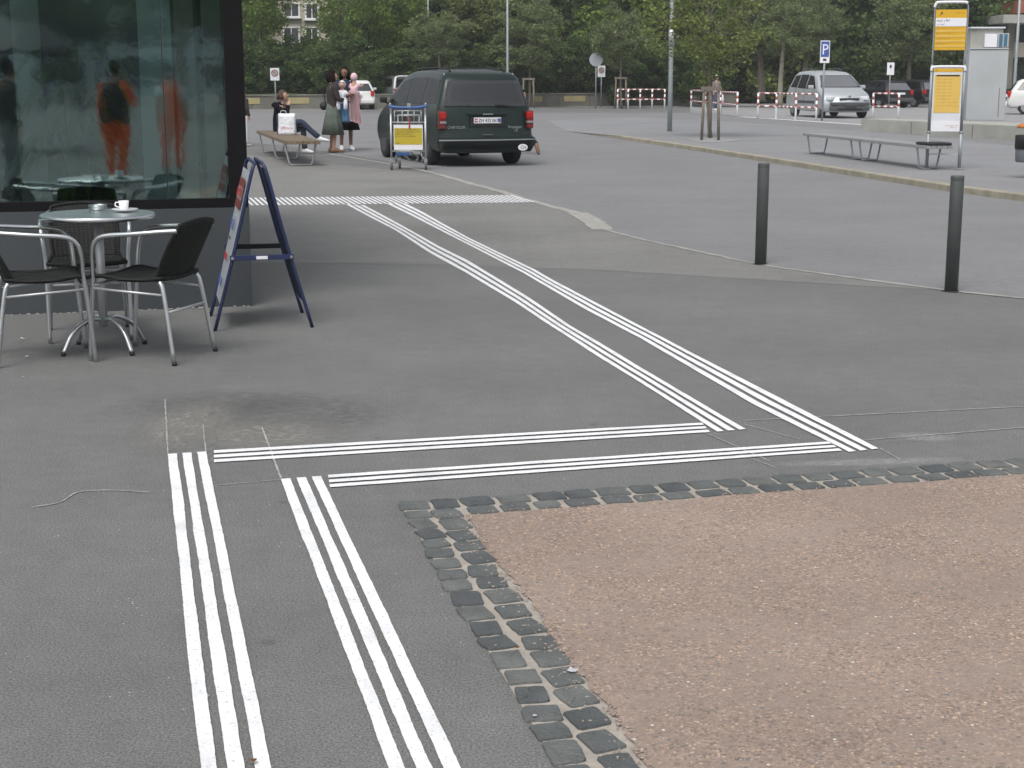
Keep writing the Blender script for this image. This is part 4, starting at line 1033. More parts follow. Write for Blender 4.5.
# silver people carrier, front three-quarter
so_ = [(.10, .28), (0, .40), (0, .62), (.06, .95), (.20, 1.25), (.42, 1.58), (.65, 1.68), (1.6, 1.72), (2.5, 1.66), (2.85, 1.56), (3.60, 1.06), (4.15, .92), (4.42, .74), (4.52, .55), (4.50, .32), (4.38, .22), (2.2, .22)]
hwe = [(.2, .86), (.45, .905), (.8, .905), (1.0, .87), (1.6, .66), (1.72, .6)]
sfront = P(848, 118.6); sh_ = R(-81)
sdir = Vector((math.cos(sh_), math.sin(sh_), 0)); SS = 1.05
sv, hwf2, bow2 = car('people_carrier', 'silver people carrier facing the camera behind the red and white railing', 'minivan', 'silvercar', so_, hwe, (.85, 3.65), .32,
    [[(.42, 1.10), (.62, 1.52), (1.15, 1.56), (1.15, 1.08)], [(1.22, 1.08), (1.22, 1.57), (2.05, 1.56), (2.10, 1.05)], [(2.18, 1.05), (2.14, 1.55), (2.62, 1.50), (3.20, 1.06)]],
    ((.10, 1.0), (.38, 1.5), .82, .82), ((3.55, 1.10), (2.88, 1.53), .92, .86, 'carglassl'), 'carglassm', .10, .30, sfront - sdir * 4.35 * SS, sh_, SS, (.62, 'trim'))
cbox(sv, 'front_bumper', (4.44, 0, .36), (.14, 1.50, .16), 'trim', .04); cbox(sv, 'lower_grille', (4.49, 0, .34), (.08, .95, .08), 'black', .02)
cbox(sv, 'grille', (4.41, 0, .70), (.08, .75, .06), 'black', .02); cbox(sv, 'bumper_top', (4.46, 0, .52), (.12, 1.48, .12), 'trim', .03)
for s in (-1, 1):
    cbox(sv, 'headlight', (4.24, s * .62, .72), (.24, .36, .15), 'headl', .04, rz=s * R(-28)); bm = BM(); box(bm, (3.1, s * 1.0, 1.12), (.10, .2, .13), bev=.03); obj('door_mirror', bm, 'silvercar', sv)
    bm = BM(); tube(bm, catmull([(.7, s * .5, 1.69), (.85, s * .52, 1.76), (1.7, s * .53, 1.79), (2.2, s * .52, 1.72)], 5), .02, 6); obj('roof_rail', bm, 'trim', sv, True)
    bm = BM()
    for x in (1.19, 2.13): box(bm, (x, s * (hwf2(.8) + .001), .75), (.01, .006, .6))
    obj('door_seam', bm, 'black', sv)
cbox(sv, 'number_plate', (4.57, 0, .50), (.02, .42, .10), 'trim', .004)
cbox(sv, 'badge', (4.43, 0, .80), (.04, .10, .08), 'chrome', .02)

# wagons and hatchbacks share one outline family
wo = [(.12, .26), (0, .36), (0, .58), (.08, .62), (.10, .88), (.42, 1.32), (.60, 1.40), (1.6, 1.43), (2.3, 1.38), (2.6, 1.30), (3.15, .95), (3.9, .84), (4.15, .70), (4.20, .40), (4.08, .22), (2.0, .20)]
hwo = [(.2, .80), (.45, .85), (.75, .85), (.9, .82), (1.36, .60), (1.45, .56)]
SW = [[(.42, .96), (.62, 1.28), (1.15, 1.32), (1.15, .94)], [(1.22, .94), (1.22, 1.32), (1.85, 1.31), (1.88, .93)], [(1.95, .93), (1.92, 1.31), (2.35, 1.25), (2.85, .94)]]
def small_car(name, label, cat, paint, loc, rz, scale=1, glass='carglass', rglass='carglassl'):
    t, h_, b_ = car(name, label, cat, paint, wo, hwo, (.80, 3.35), .30, SW, ((.13, .92), (.38, 1.26), .86, .84), ((3.10, .98), (2.63, 1.28), .88, .82), glass, .10, .25, loc, rz, scale, (.5, 'trim'))
    q = [c for c in COL.objects if c.parent == t and c.name.startswith('rear_window')][0]; q.data.materials[0] = M[rglass]
    cbox(t, 'rear_bumper', (.03, 0, .42), (.12, 1.6, .20), paint if paint != 'blackcar' else 'trim', .05)
    cbox(t, 'number_plate', (.03, 0, .74), (.10, .42, .10), 'paper', .004)
    for s in (-1, 1):
        cbox(t, 'tail_lamp', (.16, s * .72, .80), (.16, .17, .24), 'taill', .03); cbox(t, 'headlight', (4.03, s * .6, .68), (.2, .3, .14), 'headl', .04)
        bm = BM(); box(bm, (2.72, s * .93, 1.0), (.10, .17, .12), bev=.03); obj('door_mirror', bm, paint, t)
    return t
def place_rear(px, py, head, back=0, dx=0):
    d = Vector((math.cos(head), math.sin(head), 0)); return P(px, py) + Vector((d.y, -d.x, 0)) * dx - d * back
small_car('estate_car', 'black estate car with red tail lamps parked beyond the silver people carrier', 'car', 'blackcar', place_rear(901, 108.2, R(118)), R(112), .98, 'carglass')
small_car('hatchback', 'dark hatchback parked right of the black estate car, partly behind the bus stop sign', 'car', 'blackcar', P(936, 107.5), R(120), 1.0)
small_car('estate_car', 'white estate car cut off by the right photo edge', 'car', 'whitecar', P(1004, 114.2), R(-17), 1.05, 'carglassm', 'carglassm')
small_car('hatchback', 'small white hatchback seen from behind next to the two women', 'car', 'whitecar', P(358, 110), R(97), .98, 'carglassm', 'carglassm')
gv, h3, b3 = car('parked_van', 'pale van with painted-in side shade beyond the front of the green people carrier', 'van', 'shadecar', vo, hwv, (.98, 3.90), .33,  # white-silver van: side shade is in the body colour, rear stays white
    [[(.42, 1.14), (.52, 1.56), (1.25, 1.60), (1.25, 1.12)], [(1.33, 1.12), (1.33, 1.60), (2.25, 1.60), (2.30, 1.12)], [(2.38, 1.12), (2.33, 1.59), (2.90, 1.52), (3.45, 1.14)]],
    ((.13, 1.09), (.27, 1.54), .80, .80), ((3.76, 1.15), (3.18, 1.53), .90, .86), 'carglass', .10, .3, P(409, 107.5), R(127), .93)
bm = BM()
for zz0, zz1, w in ((.5, 1.06, .9),):
    rows = [[Vector((b3(.08, u) + .062 + max(0, z - 1.0) * .1, u * h3(z), z)) for u in [-.98 + k * .98 / 6 for k in range(13)]] for z in (.55, .75, .95, 1.08)]
    loftgrid(bm, rows)
bmesh.ops.solidify(bm, geom=bm.faces[:], thickness=.02); obj('tailgate', bm, 'whitecar', gv, True)
bm = BM(); tube(bm, catmull([(.13, -.86, 1.0), (.24, -.72, 1.5), (.36, -.55, 1.67), (.38, 0, 1.70), (.36, .55, 1.67), (.24, .72, 1.5), (.13, .86, 1.0)], 5), .06, 8); obj('tailgate_frame', bm, 'whitecar', gv, True)
cbox(gv, 'number_plate', (.06, 0, .80), (.03, .42, .10), 'paper', .004)
for s in (-1, 1):
    bm = BM(); box(bm, (3.62, s * .99, 1.14), (.10, .19, .14), bev=.03); obj('door_mirror', bm, 'shadecar', gv); cbox(gv, 'tail_lamp', (.10, s * .80, .85), (.12, .12, .3), 'taill', .02)

# ================================================================== PEOPLE
BASE = dict(pelvis=(0, 0, .94), spine=(0, .0, 1.12), chest=(0, 0, 1.30), neck=(0, -.005, 1.44), head=(0, .01, 1.50),
            shL=(-.165, 0, 1.385), elL=(-.21, -.02, 1.12), wrL=(-.22, .05, .89), shR=(.165, 0, 1.385), elR=(.21, -.02, 1.12), wrR=(.22, .05, .89),
            hipL=(-.085, 0, .90), knL=(-.095, .015, .50), anL=(-.10, -.02, .085), toL=(-.115, .13, .03), hipR=(.085, 0, .90), knR=(.095, .015, .50), anR=(.10, -.02, .085), toR=(.115, .13, .03))
RAD = dict(pelvis=.125, spine=.108, chest=.125, neck=.052, head=.05, sh=.058, el=.040, wr=.026, hip=.085, kn=.056, an=.036, to=.026)
def rad(k): return RAD.get(k, RAD.get(k[:2], RAD.get(k[:3], .05)))
RAD['sh'] = .058
EB = [('pelvis', 'spine'), ('spine', 'chest'), ('chest', 'neck'), ('neck', 'head'), ('chest', 'shL'), ('shL', 'elL'), ('elL', 'wrL'), ('chest', 'shR'), ('shR', 'elR'), ('elR', 'wrR'),
      ('pelvis', 'hipL'), ('hipL', 'knL'), ('knL', 'anL'), ('anL', 'toL'), ('pelvis', 'hipR'), ('hipR', 'knR'), ('knR', 'anR'), ('anR', 'toR')]
def skinmesh(nodes, edges, root, sub=1):
    names = [k for k in nodes]; me = bpy.data.meshes.new('sk'); me.from_pydata([nodes[k][0] for k in names], [(names.index(a), names.index(b_)) for a, b_ in edges], [])
    o = bpy.data.objects.new('sk', me); COL.objects.link(o); md = o.modifiers.new('s', 'SKIN'); md.use_smooth_shade = True
    for i, k in enumerate(names):
        r = nodes[k][1]; me.skin_vertices[0].data[i].radius = (r, r) if not isinstance(r, tuple) else r; me.skin_vertices[0].data[i].use_root = (k == root)
    s_ = o.modifiers.new('u', 'SUBSURF'); s_.levels = sub; s_.render_levels = sub
    m_ = evalmesh(o); bpy.data.objects.remove(o); return m_
def joinmesh(bm, me): bm.from_mesh(me); bpy.data.meshes.remove(me)
def person(label, loc, rz, H=1.7, pose={}, top='jacket', bottom='jeans', skirt=None, skirtlen=.55, hair='hairbr', hairlen=0, shoes='shoew', skinm='skin', cap=None, vest=None, group=None, bag=None, headrot=0, headtilt=0, name='person', bare=False, sleeves=1, scale=None):
    J = dict(BASE); J.update(pose); t = thing(name, label, 'person', loc, rz, group, H / 1.7)
    V3 = Vector
    nodes = {k: (J[k], rad(k)) for k in J}
    me = skinmesh(nodes, EB, 'pelvis', 2)
    bm = BM(); joinmesh(bm, me)
    hd = V3(J['head']); hr = Matrix.Rotation(headrot, 3, 'Z') @ Matrix.Rotation(-headtilt, 3, 'X')
    hc = hd + hr @ V3((0, .015, .105))
    g = ellips(bm, hc, (.074, .092, .112), hr, 20, 14)
    for v in g['verts']:                       # jaw narrows, face flattens
        q = hr.transposed() @ (v.co - hc)
        if q.z < 0: q.x *= 1 + q.z * 2.6; q.y = q.y * (1 + q.z * 1.0) + (.012 if q.y > 0 else 0) * (-q.z / .1)
        if q.y > .055: q.y = .055 + (q.y - .055) * .75
        v.co = hc + hr @ q
    def hp(x, y, z): return hc + hr @ V3((x, y, z))
    def cone(p, r, pts=8):
        ellips(bm, p, r, hr, 10, 7)
    cone(hp(0, .090, -.012), (.012, .020, .024)); cone(hp(0, .080, -.050), (.024, .010, .008)); cone(hp(0, .078, -.066), (.020, .010, .007))
    for s in (-1, 1):
        cone(hp(s * .076, -.002, -.005), (.008, .017, .028)); cone(hp(s * .030, .075, .012), (.018, .014, .008))
    # hands: palm and five separate curled fingers
    for sd in 'LR':
        w_ = V3(J['wr' + sd]); dr = (w_ - V3(J['el' + sd])).normalized(); sg = -1 if sd == 'L' else 1
        side = dr.cross(V3((0, 0, 1))); side = side.normalized() if side.length > .15 else V3((0, 1, 0)); nrm = dr.cross(side).normalized()
        mt = Matrix((side, nrm, dr)).transposed()
        ellips(bm, w_ + dr * .045, (.038, .016, .050), mt, 12, 8)
        for f_, (o_, L_) in enumerate(((-.028, .062), (-.010, .073), (.009, .068), (.027, .052))):
            b0 = w_ + dr * .078 + side * o_; tube(bm, [b0, b0 + dr * L_ * .45 + nrm * .006, b0 + dr * L_ * .8 + nrm * .020, b0 + dr * L_ + nrm * .038], [.0085, .008, .007, .005], 6)
        b0 = w_ + dr * .03 + side * (-.030); tube(bm, [b0, b0 + dr * .028 - side * .022 + nrm * .006, b0 + dr * .055 - side * .026 + nrm * .018], [.011, .009, .006], 6)
    body = obj('body', bm, skinm, t, True)
    for s in (-1, 1):
        bm = BM(); cc = hp(s * .030, .086, .010); ellips(bm, cc, (.013, .006, .007), hr, 8, 6); obj('eye', bm, 'ink', body, True)
    # clothing
    Vp, Vs, Vc, Vn = [V3(J[k]) for k in ('pelvis', 'spine', 'chest', 'neck')]; shm = (V3(J['shL']) + V3(J['shR'])) / 2
    def torso(bm, grow=0.0, low=True):
        sd_ax = (V3(J['shR']) - V3(J['shL'])).normalized(); hipax = V3((1, 0, 0))
        ctl = [(Vp + (Vp - Vs).normalized() * .05, .158, .118, hipax), (Vp, .160, .120, hipax), (Vs, .138, .112, hipax), (Vs.lerp(Vc, .5), .150, .118, sd_ax), (Vc, .172, .122, sd_ax), (shm + (Vn - Vc).normalized() * -.03, .178, .105, sd_ax), (shm + (Vn - Vc).normalized() * .025, .120, .080, sd_ax), (Vn + (Vn - Vc).normalized() * .015, .062, .060, sd_ax)]
        rows = []
        for i_, (c_, a_, b_, ax) in enumerate(ctl):
            nx_ = ctl[min(i_ + 1, len(ctl) - 1)][0] - ctl[max(i_ - 1, 0)][0]; nx_.normalize(); ax = (ax - nx_ * ax.dot(nx_)).normalized(); ay = nx_.cross(ax)
            rows.append([c_ + ax * (math.cos(q) * (a_ + grow)) + ay * (math.sin(q) * (b_ + grow)) for q in [2 * math.pi * k / 24 for k in range(25)]])
        loftgrid(bm, rows); bmesh.ops.remove_doubles(bm, verts=bm.verts, dist=.0005)
    bm = BM(); torso(bm)
    for sd in 'LR':
        a_, e_, w_ = V3(J['sh' + sd]), V3(J['el' + sd]), V3(J['wr' + sd]); i0 = a_.lerp(V3(J['chest']), .22)
        if sleeves > .9: tube(bm, catmull([i0, a_, a_.lerp(e_, .5), e_, e_.lerp(w_, .5), e_.lerp(w_, .93)], 3), [.060, .064, .066, .066, .063, .061, .059, .057, .055, .053, .051, .049, .046, .044, .042, .041][:16], 12)
        else: tube(bm, [i0, a_, a_.lerp(e_, .35), a_.lerp(e_, .7)], [.058, .066, .062, .060], 12)
    obj('jacket' if sleeves > .9 else 'shirt', bm, top, t, True)
    if not bare:
        bm = BM(); ellips(bm, Vp + V3((0, 0, -.01)), (.160, .125, .125), None, 20, 12)
        for sd in 'LR':
            h_, k_, a_ = V3(J['hip' + sd]), V3(J['kn' + sd]), V3(J['an' + sd]); h2 = h_ + (Vp - h_) * .1
            pts_ = catmull([h2, h_.lerp(k_, .5), k_, k_.lerp(a_, .5), a_ + (k_ - a_).normalized() * .02], 4)
            tube(bm, pts_, [.098 - .038 * min(1, q / (len(pts_) * .55)) - .004 * max(0, q / len(pts_) - .55) for q in range(len(pts_))], 14)
        obj('trousers', bm, bottom, t, True)
    if skirt:
        bm = BM(); pz = J['pelvis'][2]; px_, py_ = J['pelvis'][0], J['pelvis'][1]
        prof = [(.135, pz + .12), (.155, pz + .02), (.178, pz - .10), (.22, pz - .25), (.285, pz - skirtlen), (.277, pz - skirtlen), (.21, pz - .24), (.14, pz + .10)]
        lathe(bm, prof, (px_, py_, 0), 48, None, lambda a, z: (.055 * math.sin(9 * a) + .03 * math.sin(5 * a + 1)) * max(0, min(1, (pz - z) / skirtlen)))
        so2 = obj('skirt', bm, skirt, t, True); so2.scale = (1, .82, 1)
    for s in 'LR':
        a_, to = V3(J['an' + s]), V3(J['to' + s]); d = (to - a_); bm = BM()
        ft = V3((d.x, d.y, 0)); fl = ft.length
        if fl > .05 and abs(d.z) < .12:
            ft.normalize(); sdv = V3((-ft.y, ft.x, 0)); rows = []
            for k, (f_, w2, h2) in enumerate(((-.06, .028, .085), (-.03, .042, .115), (.03, .044, .112), (.09, .048, .085), (.15, .050, .065), (.20, .040, .050), (.23, .014, .035))):
                c_ = V3((a_.x, a_.y, a_.z - .085)) + ft * f_
                rows.append([c_ + sdv * (w2 * math.cos(q)) + V3((0, 0, max(0, h2 * .5 + h2 * .5 * math.sin(q) * 1.0))) for q in [2 * math.pi * k2 / 12 for k2 in range(13)]])
            loftgrid(bm, rows); bmesh.ops.remove_doubles(bm, verts=bm.verts, dist=.0005); bmesh.ops.holes_fill(bm, edges=bm.edges, sides=20)
        else:
            tube(bm, [a_ - d.normalized() * .04, a_, a_.lerp(to, .5), to, to + d.normalized() * .05], [.03, .045, .045, .042, .02], 12)
        obj('shoe', bm, shoes, t, True)
    # hair: cap of overlapping locks
    if hair:
        bm = BM(); rgh = random.Random(int(abs(loc[0] * 100)))
        g = ellips(bm, hp(0, -.018, .022), (.084, .094, .108), hr, 24, 16)
        dead = [v for v in g['verts'] if (hr.transposed() @ (v.co - hc)).y > .045 and (hr.transposed() @ (v.co - hc)).z < .062]
        for v in g['verts']: v.co += (v.co - hc).normalized() * rgh.uniform(-.003, .006)
        bmesh.ops.delete(bm, geom=dead, context='VERTS')
        if hairlen:
            for k in range(34):
                a = math.pi * (1.02 + .96 * k / 33) if True else 0
                a = math.pi * (.93 + 1.14 * k / 33); p0 = hp(math.cos(a) * .075, math.sin(a) * .085 - .012, .04 + rgh.uniform(-.02, .02)); dn = V3((0, 0, -1))
                o_ = V3((math.cos(a + headrot), math.sin(a + headrot), 0)); L_ = hairlen * rgh.uniform(.8, 1.1)
                tube(bm, catmull([p0, p0 + dn * L_ * .4 + o_ * .022, p0 + dn * L_ * .75 + o_ * (.03 + rgh.uniform(-.01, .012)), p0 + dn * L_ + o_ * rgh.uniform(.0, .03)], 4), [.020] * 12 + [.008], 6) if False else tube(bm, [p0, p0 + dn * L_ * .4 + o_ * .022, p0 + dn * L_ * .75 + o_ * (.03 + rgh.uniform(-.01, .012)), p0 + dn * L_ + o_ * rgh.uniform(.0, .03)], [.018, .021, .019, .006], 6)
        obj('hair', bm, hair, t, True)
    if cap:
        bm = BM(); g = ellips(bm, hp(0, -.012, .035), (.090, .101, .100), hr, 20, 12)
        bmesh.ops.delete(bm, geom=[v for v in g['verts'] if (hr.transposed() @ (v.co - hc)).z < .035], context='VERTS'); bmesh.ops.solidify(bm, geom=bm.faces[:], thickness=.004)
        rows = [[hp(math.sin(q) * r_, .045 + math.cos(q) * r_ * .95, .045 - .02 * (r_ - .07)) for q in [-.9 + 1.8 * k / 8 for k in range(9)]] for r_ in (.065, .12)]
        lg = loftgrid(bm, rows); obj('cap', bm, cap, t, True)
    if vest:
        bm = BM(); torso(bm, .016); obj('vest', bm, vest, t, True)
    return t, J
def face(a): return a - math.pi / 2        # rz so that local +y looks along world angle a

# seated person on the wooden bench, looking right, legs crossed, hand at the mouth
sp = P(290, 153.2)
seat_dir = R(-14)
pose = dict(pelvis=(0, -.04, .53), spine=(0, -.05, .72), chest=(0, .0, .92), neck=(0, .05, 1.06), head=(0, .08, 1.115),
            shL=(-.165, -.0, 1.0), elL=(-.20, .06, .74), wrL=(-.05, .25, .70), shR=(.165, .0, 1.0), elR=(.17, .20, .80), wrR=(.03, .20, 1.03),
            hipL=(-.09, 0, .51), knL=(-.12, .44, .53), anL=(-.08, .50, .11), toL=(-.09, .65, .04), hipR=(.09, 0, .52), knR=(.02, .46, .68), anR=(-.04, .84, .36), toR=(-.05, 1.02, .30))
seatp = P(281.5, 153.5) + Vector((0, 0, 0))
person('person in dark hooded jacket and jeans sitting cross-legged on the wooden bench', (seatp.x, seatp.y, -.02), face(seat_dir), 1.66, pose, 'jacket', 'jeans', hair='hairbr', hairlen=.10, headtilt=R(-6))
o_ = [o for o in COL.objects if o.name.startswith('person')][-1]
bm = BM(); tube(bm, catmull([(.172, .06, 1.02), (.19, .09, .90), (.185, .13, .84)], 4), .016, 6); obj('jacket_stripe', bm, 'panelw', o_, True)
bm = BM(); ellips(bm, (0, -.10, 1.03), (.13, .085, .06)); obj('hood', bm, 'jacket', o_, True)
# silver shopping bag on the bench
bgp = P(288, 158.6); bg_ = thing('shopping_bag', 'silver shopping bag with red print on the wooden bench beside the seated person', 'bag', (bgp.x, bgp.y, .452), R(-6))
bm = BM(); rows = []; rg = random.Random(8)
for k in range(9):
    z = .40 * k / 8; tw = 1 + .05 * k / 8; ring = []
    for q in range(24):
        a = 2 * math.pi * q / 24; e = 6; ca, sa = math.cos(a), math.sin(a); rr = (abs(ca) ** e + abs(sa) ** e) ** (-1 / e)
        ring.append(Vector((ca * rr * (.175 - .008 * k / 8) + rg.uniform(-.004, .004), sa * rr * (.075 * (1 - .45 * k / 8)) + rg.uniform(-.004, .004), z + (.012 * math.sin(q * 1.3) if k == 8 else 0))))
    rows.append(ring + [ring[0]])
loftgrid(bm, rows); bmesh.ops.remove_doubles(bm, verts=bm.verts, dist=.0003); bmesh.ops.holes_fill(bm, edges=bm.edges, sides=30); obj('bag_body', bm, 'foil', bg_, True)
bm = BM(); box(bm, (-.180, .0, .19), (.010, .11, .37)); obj('gusset', bm, 'bagside', bg_)
marks(bg_, -.10, .13, .115, .055, 'red', -.078, 77)
bm = BM(); tube(bm, catmull([(-.12, -.03, .40), (-.10, -.02, .46), (-.02, -.02, .455), (.0, -.03, .40)], 4), .006, 6); obj('strap', bm, 'panelw', bg_, True)

# two women with babies
A_ = dict(elL=(-.20, .10, 1.12), wrL=(-.02, .27, 1.14), elR=(.21, .08, 1.13), wrR=(.10, .28, 1.10))
wA = (P(330, 152.2) + P(337, 153)) / 2
wa_, J = person('woman in brown top and grey green skirt holding the baby in blue', wA, face(R(22)), 1.66, A_, 'browntop', None, skirt='skirt', skirtlen=.56, hair='hairdk', hairlen=.16, shoes='leather', bare=True)
wB = (P(342.5, 149.8) + P(350.5, 150.3)) / 2
wb_, J = person('woman in black skirt and white sneakers holding the baby in pink', wB, face(R(-75)), 1.74, dict(elL=(-.20, .06, 1.12), wrL=(-.10, .27, 1.16), elR=(.21, .06, 1.14), wrR=(.02, .27, 1.14)), 'navyfl', None, skirt='blackskirt', skirtlen=.52, hair='hairdk', hairlen=.20, shoes='shoew', skinm='skind', bare=True, headrot=R(-25))
bm = BM(); ellips(bm, (-.20, -.14, .98), (.12, .08, .09)); tube(bm, catmull([(-.2, -.10, 1.06), (-.16, -.13, 1.3), (-.12, -.03, 1.43), (-.16, .12, 1.25), (-.22, .0, 1.05)], 5), .010, 6)
o = obj('shoulder_bag', bm, 'black', None, True); o.matrix_world = wa_.matrix_basis; tag(o, 'black shoulder bag on the back of the woman in the green skirt', 'bag')
def baby(label, par, off, rot, cloth, hood, blanket, hang, side):
    t = thing('baby', label, 'baby', (0, 0, 0), 0)
    mw = Matrix.LocRotScale(par.location, par.rotation_euler, par.scale) @ Matrix.Translation(off) @ Matrix.Rotation(rot, 4, 'Z'); t.matrix_world = mw
    nd = dict(b=((0, 0, 0), .070), c=((.0, 0, .11), .080), n=((0, 0, .20), .038), h=((.0, .01, .25), .045), sl=((-.075, .02, .15), .03), el=((-.12, .07, .09), .026), wl=((-.11, .13, .12), .02), sr=((.075, .02, .15), .03), er=((.13, .06, .12), .026), wr=((.17, .10, .17), .02),
              hl=((-.05, .03, -.03), .05), kl=((-.08, .10, -.10), .036), al=((-.07, .07, -.22), .028), hr=((.05, .03, -.03), .05), kr=((.08, .10, -.10), .036), ar=((.07, .07, -.22), .028))
    bm = BM(); joinmesh(bm, skinmesh(nd, [('b', 'c'), ('c', 'n'), ('n', 'h'), ('c', 'sl'), ('sl', 'el'), ('el', 'wl'), ('c', 'sr'), ('sr', 'er'), ('er', 'wr'), ('b', 'hl'), ('hl', 'kl'), ('kl', 'al'), ('b', 'hr'), ('hr', 'kr'), ('kr', 'ar')], 'b', 2))
    ellips(bm, (0, .015, .30), (.062, .07, .075)); ellips(bm, (0, .088, .292), (.008, .01, .010)); bd = obj('body', bm, 'skin', t, True)
    nd2 = {k: (nd[k][0], nd[k][1] + .014) for k in ('b', 'c', 'sl', 'el', 'sr', 'er', 'hl', 'kl', 'hr', 'kr', 'al', 'ar')}
    obj('romper', skinmesh(nd2, [('b', 'c'), ('c', 'sl'), ('sl', 'el'), ('c', 'sr'), ('sr', 'er'), ('b', 'hl'), ('hl', 'kl'), ('kl', 'al'), ('b', 'hr'), ('hr', 'kr'), ('kr', 'ar')], 'b', 2), cloth, t, True)
    bm = BM(); g = ellips(bm, (0, .0, .315), (.074, .08, .086)); bmesh.ops.delete(bm, geom=[v for v in g['verts'] if v.co.y > .045 and v.co.z < .345], context='VERTS'); bmesh.ops.solidify(bm, geom=bm.faces[:], thickness=.006); obj('hood', bm, hood, t, True)
    bm = BM(); rows = []
    for i in range(13):
        v = i / 12; row = []
        for j in range(17):
            u = j / 16 - .5; z = .04 - hang * v - .10 * v * (u + .5) * side; x = u * (.19 + .10 * v) + .05 * side * v; y = -.09 + .02 * v + .028 * math.sin(u * 22 + 1) * v + .05 * math.cos(u * 3)
            row.append(Vector((x, y, z)))
        rows.append(row)
    loftgrid(bm, rows); bmesh.ops.solidify(bm, geom=bm.faces[:], thickness=.008); obj('blanket', bm, blanket, t, True); return t
b1 = baby('baby in white with light blue blanket in the arms of the woman in green', wa_, (.09, .20, 1.12), R(-115), 'babywhite', 'babywhite', 'babyblue', .52, 0)
b2 = baby('baby in pink hood with pink blanket in the arms of the woman in black', wb_, (-.15, .26, 1.20), R(150), 'pinkhat', 'pinkhat', 'pink', .62, 1)
for b_, dxy in ((b1, (0, 0)), (b2, (0, 0))): pass

# sliver of somebody just past the corner of the cafe
ep = P(243.5, 146.5)
person('person with reddish hair and white trousers mostly hidden behind the cafe corner', ep, face(R(60)), 1.28, {}, 'browntop', 'paper', hair='hairred', hairlen=.30, name='person')
# man beyond the right flank of the green people carrier, walking away
mp = P(522.5, 154.5)
person('man in black leaning beside the right flank of the green people carrier', mp, face(R(128)), 1.58, dict(spine=(0, .08, 1.11), chest=(0, .17, 1.27), neck=(0, .24, 1.39), head=(0, .27, 1.44), shL=(-.165, .20, 1.34), shR=(.165, .20, 1.34), elL=(-.2, .30, 1.10), wrL=(-.15, .45, 1.02), elR=(.2, .28, 1.08), wrR=(.15, .45, 1.02), knR=(.10, .02, .50), anR=(.12, -.34, .22), toR=(.12, -.40, .06), anL=(-.1, .12, .085), toL=(-.11, .27, .03), knL=(-.1, .12, .5)), 'jacket', 'black', hair='hairdk', cap='black', shoes='leather')
# far pedestrian
person('pedestrian in beige coat and white cap walking with a white bag beyond the staked tree', P(716, 110.5), face(R(-60)), 1.62, dict(anL=(-.1, -.15, .11), toL=(-.1, -.03, .05)), 'beige', 'jeansbl', hair='hairbr', cap='paper', shoes='shoew')
pw = P(720.5, 109.5); bm = BM(); lathe(bm, [(.0, .0), (.15, .0), (.16, .2), (.11, .42), (0, .44)], (0, 0, 0), 16, None, lambda a, z: .1 * math.sin(3 * a)); tube(bm, catmull([(-.04, 0, .43), (-.03, 0, .58), (.03, 0, .58), (.04, 0, .43)], 4), .01, 6)
o = tag(obj('carrier_bag', bm, 'paper', None, True), 'white carrier bag hanging from the hand of the far pedestrian', 'bag'); o.location = (pw.x, pw.y, .30)

# ================================================================== FAR SIGNS, RAILINGS, POLES
def railing(label, posts):
    p0 = P(*posts[0]); t = thing('railing', label, 'railing', p0, 0, 'red and white tubular railings')
    pts_ = [P(*q) - p0 for q in posts]; hh = .95
    for i, q in enumerate(pts_):
        bm = BM(); tube(bm, [q, q + Vector((0, 0, hh))], .040, 10); po = obj('post', bm, 'white', t, True)
        for z0, z1 in ((.48, .60), (.72, .84)):
            bm = BM(); tube(bm, [q + Vector((0, 0, z0)), q + Vector((0, 0, z1))], .043, 10); obj('red_band', bm, 'redw', po, True)
    for z in (.47, .95):
        for i in range(len(pts_) - 1):
            a, b_ = pts_[i] + Vector((0, 0, z)), pts_[i + 1] + Vector((0, 0, z)); bm = BM(); tube(bm, [a, b_], .030, 8); rl = obj('rail', bm, 'white', t, True)
            n_ = max(2, round((b_ - a).length / .36)); 
            for k in range(n_):
                bm = BM(); c0 = a.lerp(b_, (k + .25) / n_); c1_ = a.lerp(b_, (k + .75) / n_); tube(bm, [c0, c1_], .0335, 8); obj('red_band', bm, 'redw', rl, True)
railing('red and white railing with five posts by the far wall, leftmost of four', [(617.5, 109), (628, 109), (640, 109), (652, 109), (664.5, 109)])
railing('red and white railing behind the staked young tree, second of the four from left', [(691, 111.3), (705, 112.8), (720.5, 114.8), (737, 117)])
railing('red and white railing before the silver people carrier, third of four', [(757.6, 118.6), (776, 119), (795.5, 120.2), (816, 120.9)])
railing('short red and white railing behind the low concrete wall, rightmost of the four', [(872.5, 119), (898, 119.8)])
def pole_sign(name, label, cat, base, topz, r, mat='steelpole'):
    t = thing(name, label, cat, P(*base)); bm = BM(); tube(bm, [(0, 0, 0), (0, 0, topz)], r, 10); obj('pole', bm, mat, t, True); return t
def plate(par, z0, z1, w, mat, nm='sign_plate', y=-.04, th=.012, x=0): return cbox(par, nm, (x, y, (z0 + z1) / 2), (w, th, z1 - z0), mat, .004)
def disc(par, z, r, mat, y, nm, th=.01, x=0):
    bm = BM(); lathe(bm, [(0, 0), (r, 0), (r, th), (0, th)], (x, y, z), 28, Matrix.Rotation(R(90), 3, 'X')); return obj(nm, bm, mat, par)
def ringd(par, z, r, mat, y, nm, x=0, w=.022):
    bm = BM(); pts_ = [(x + math.cos(a) * r, y, z + math.sin(a) * r) for a in [2 * math.pi * k / 28 for k in range(28)]]; tube(bm, pts_, w, 6, closed=True); return obj(nm, bm, mat, par)
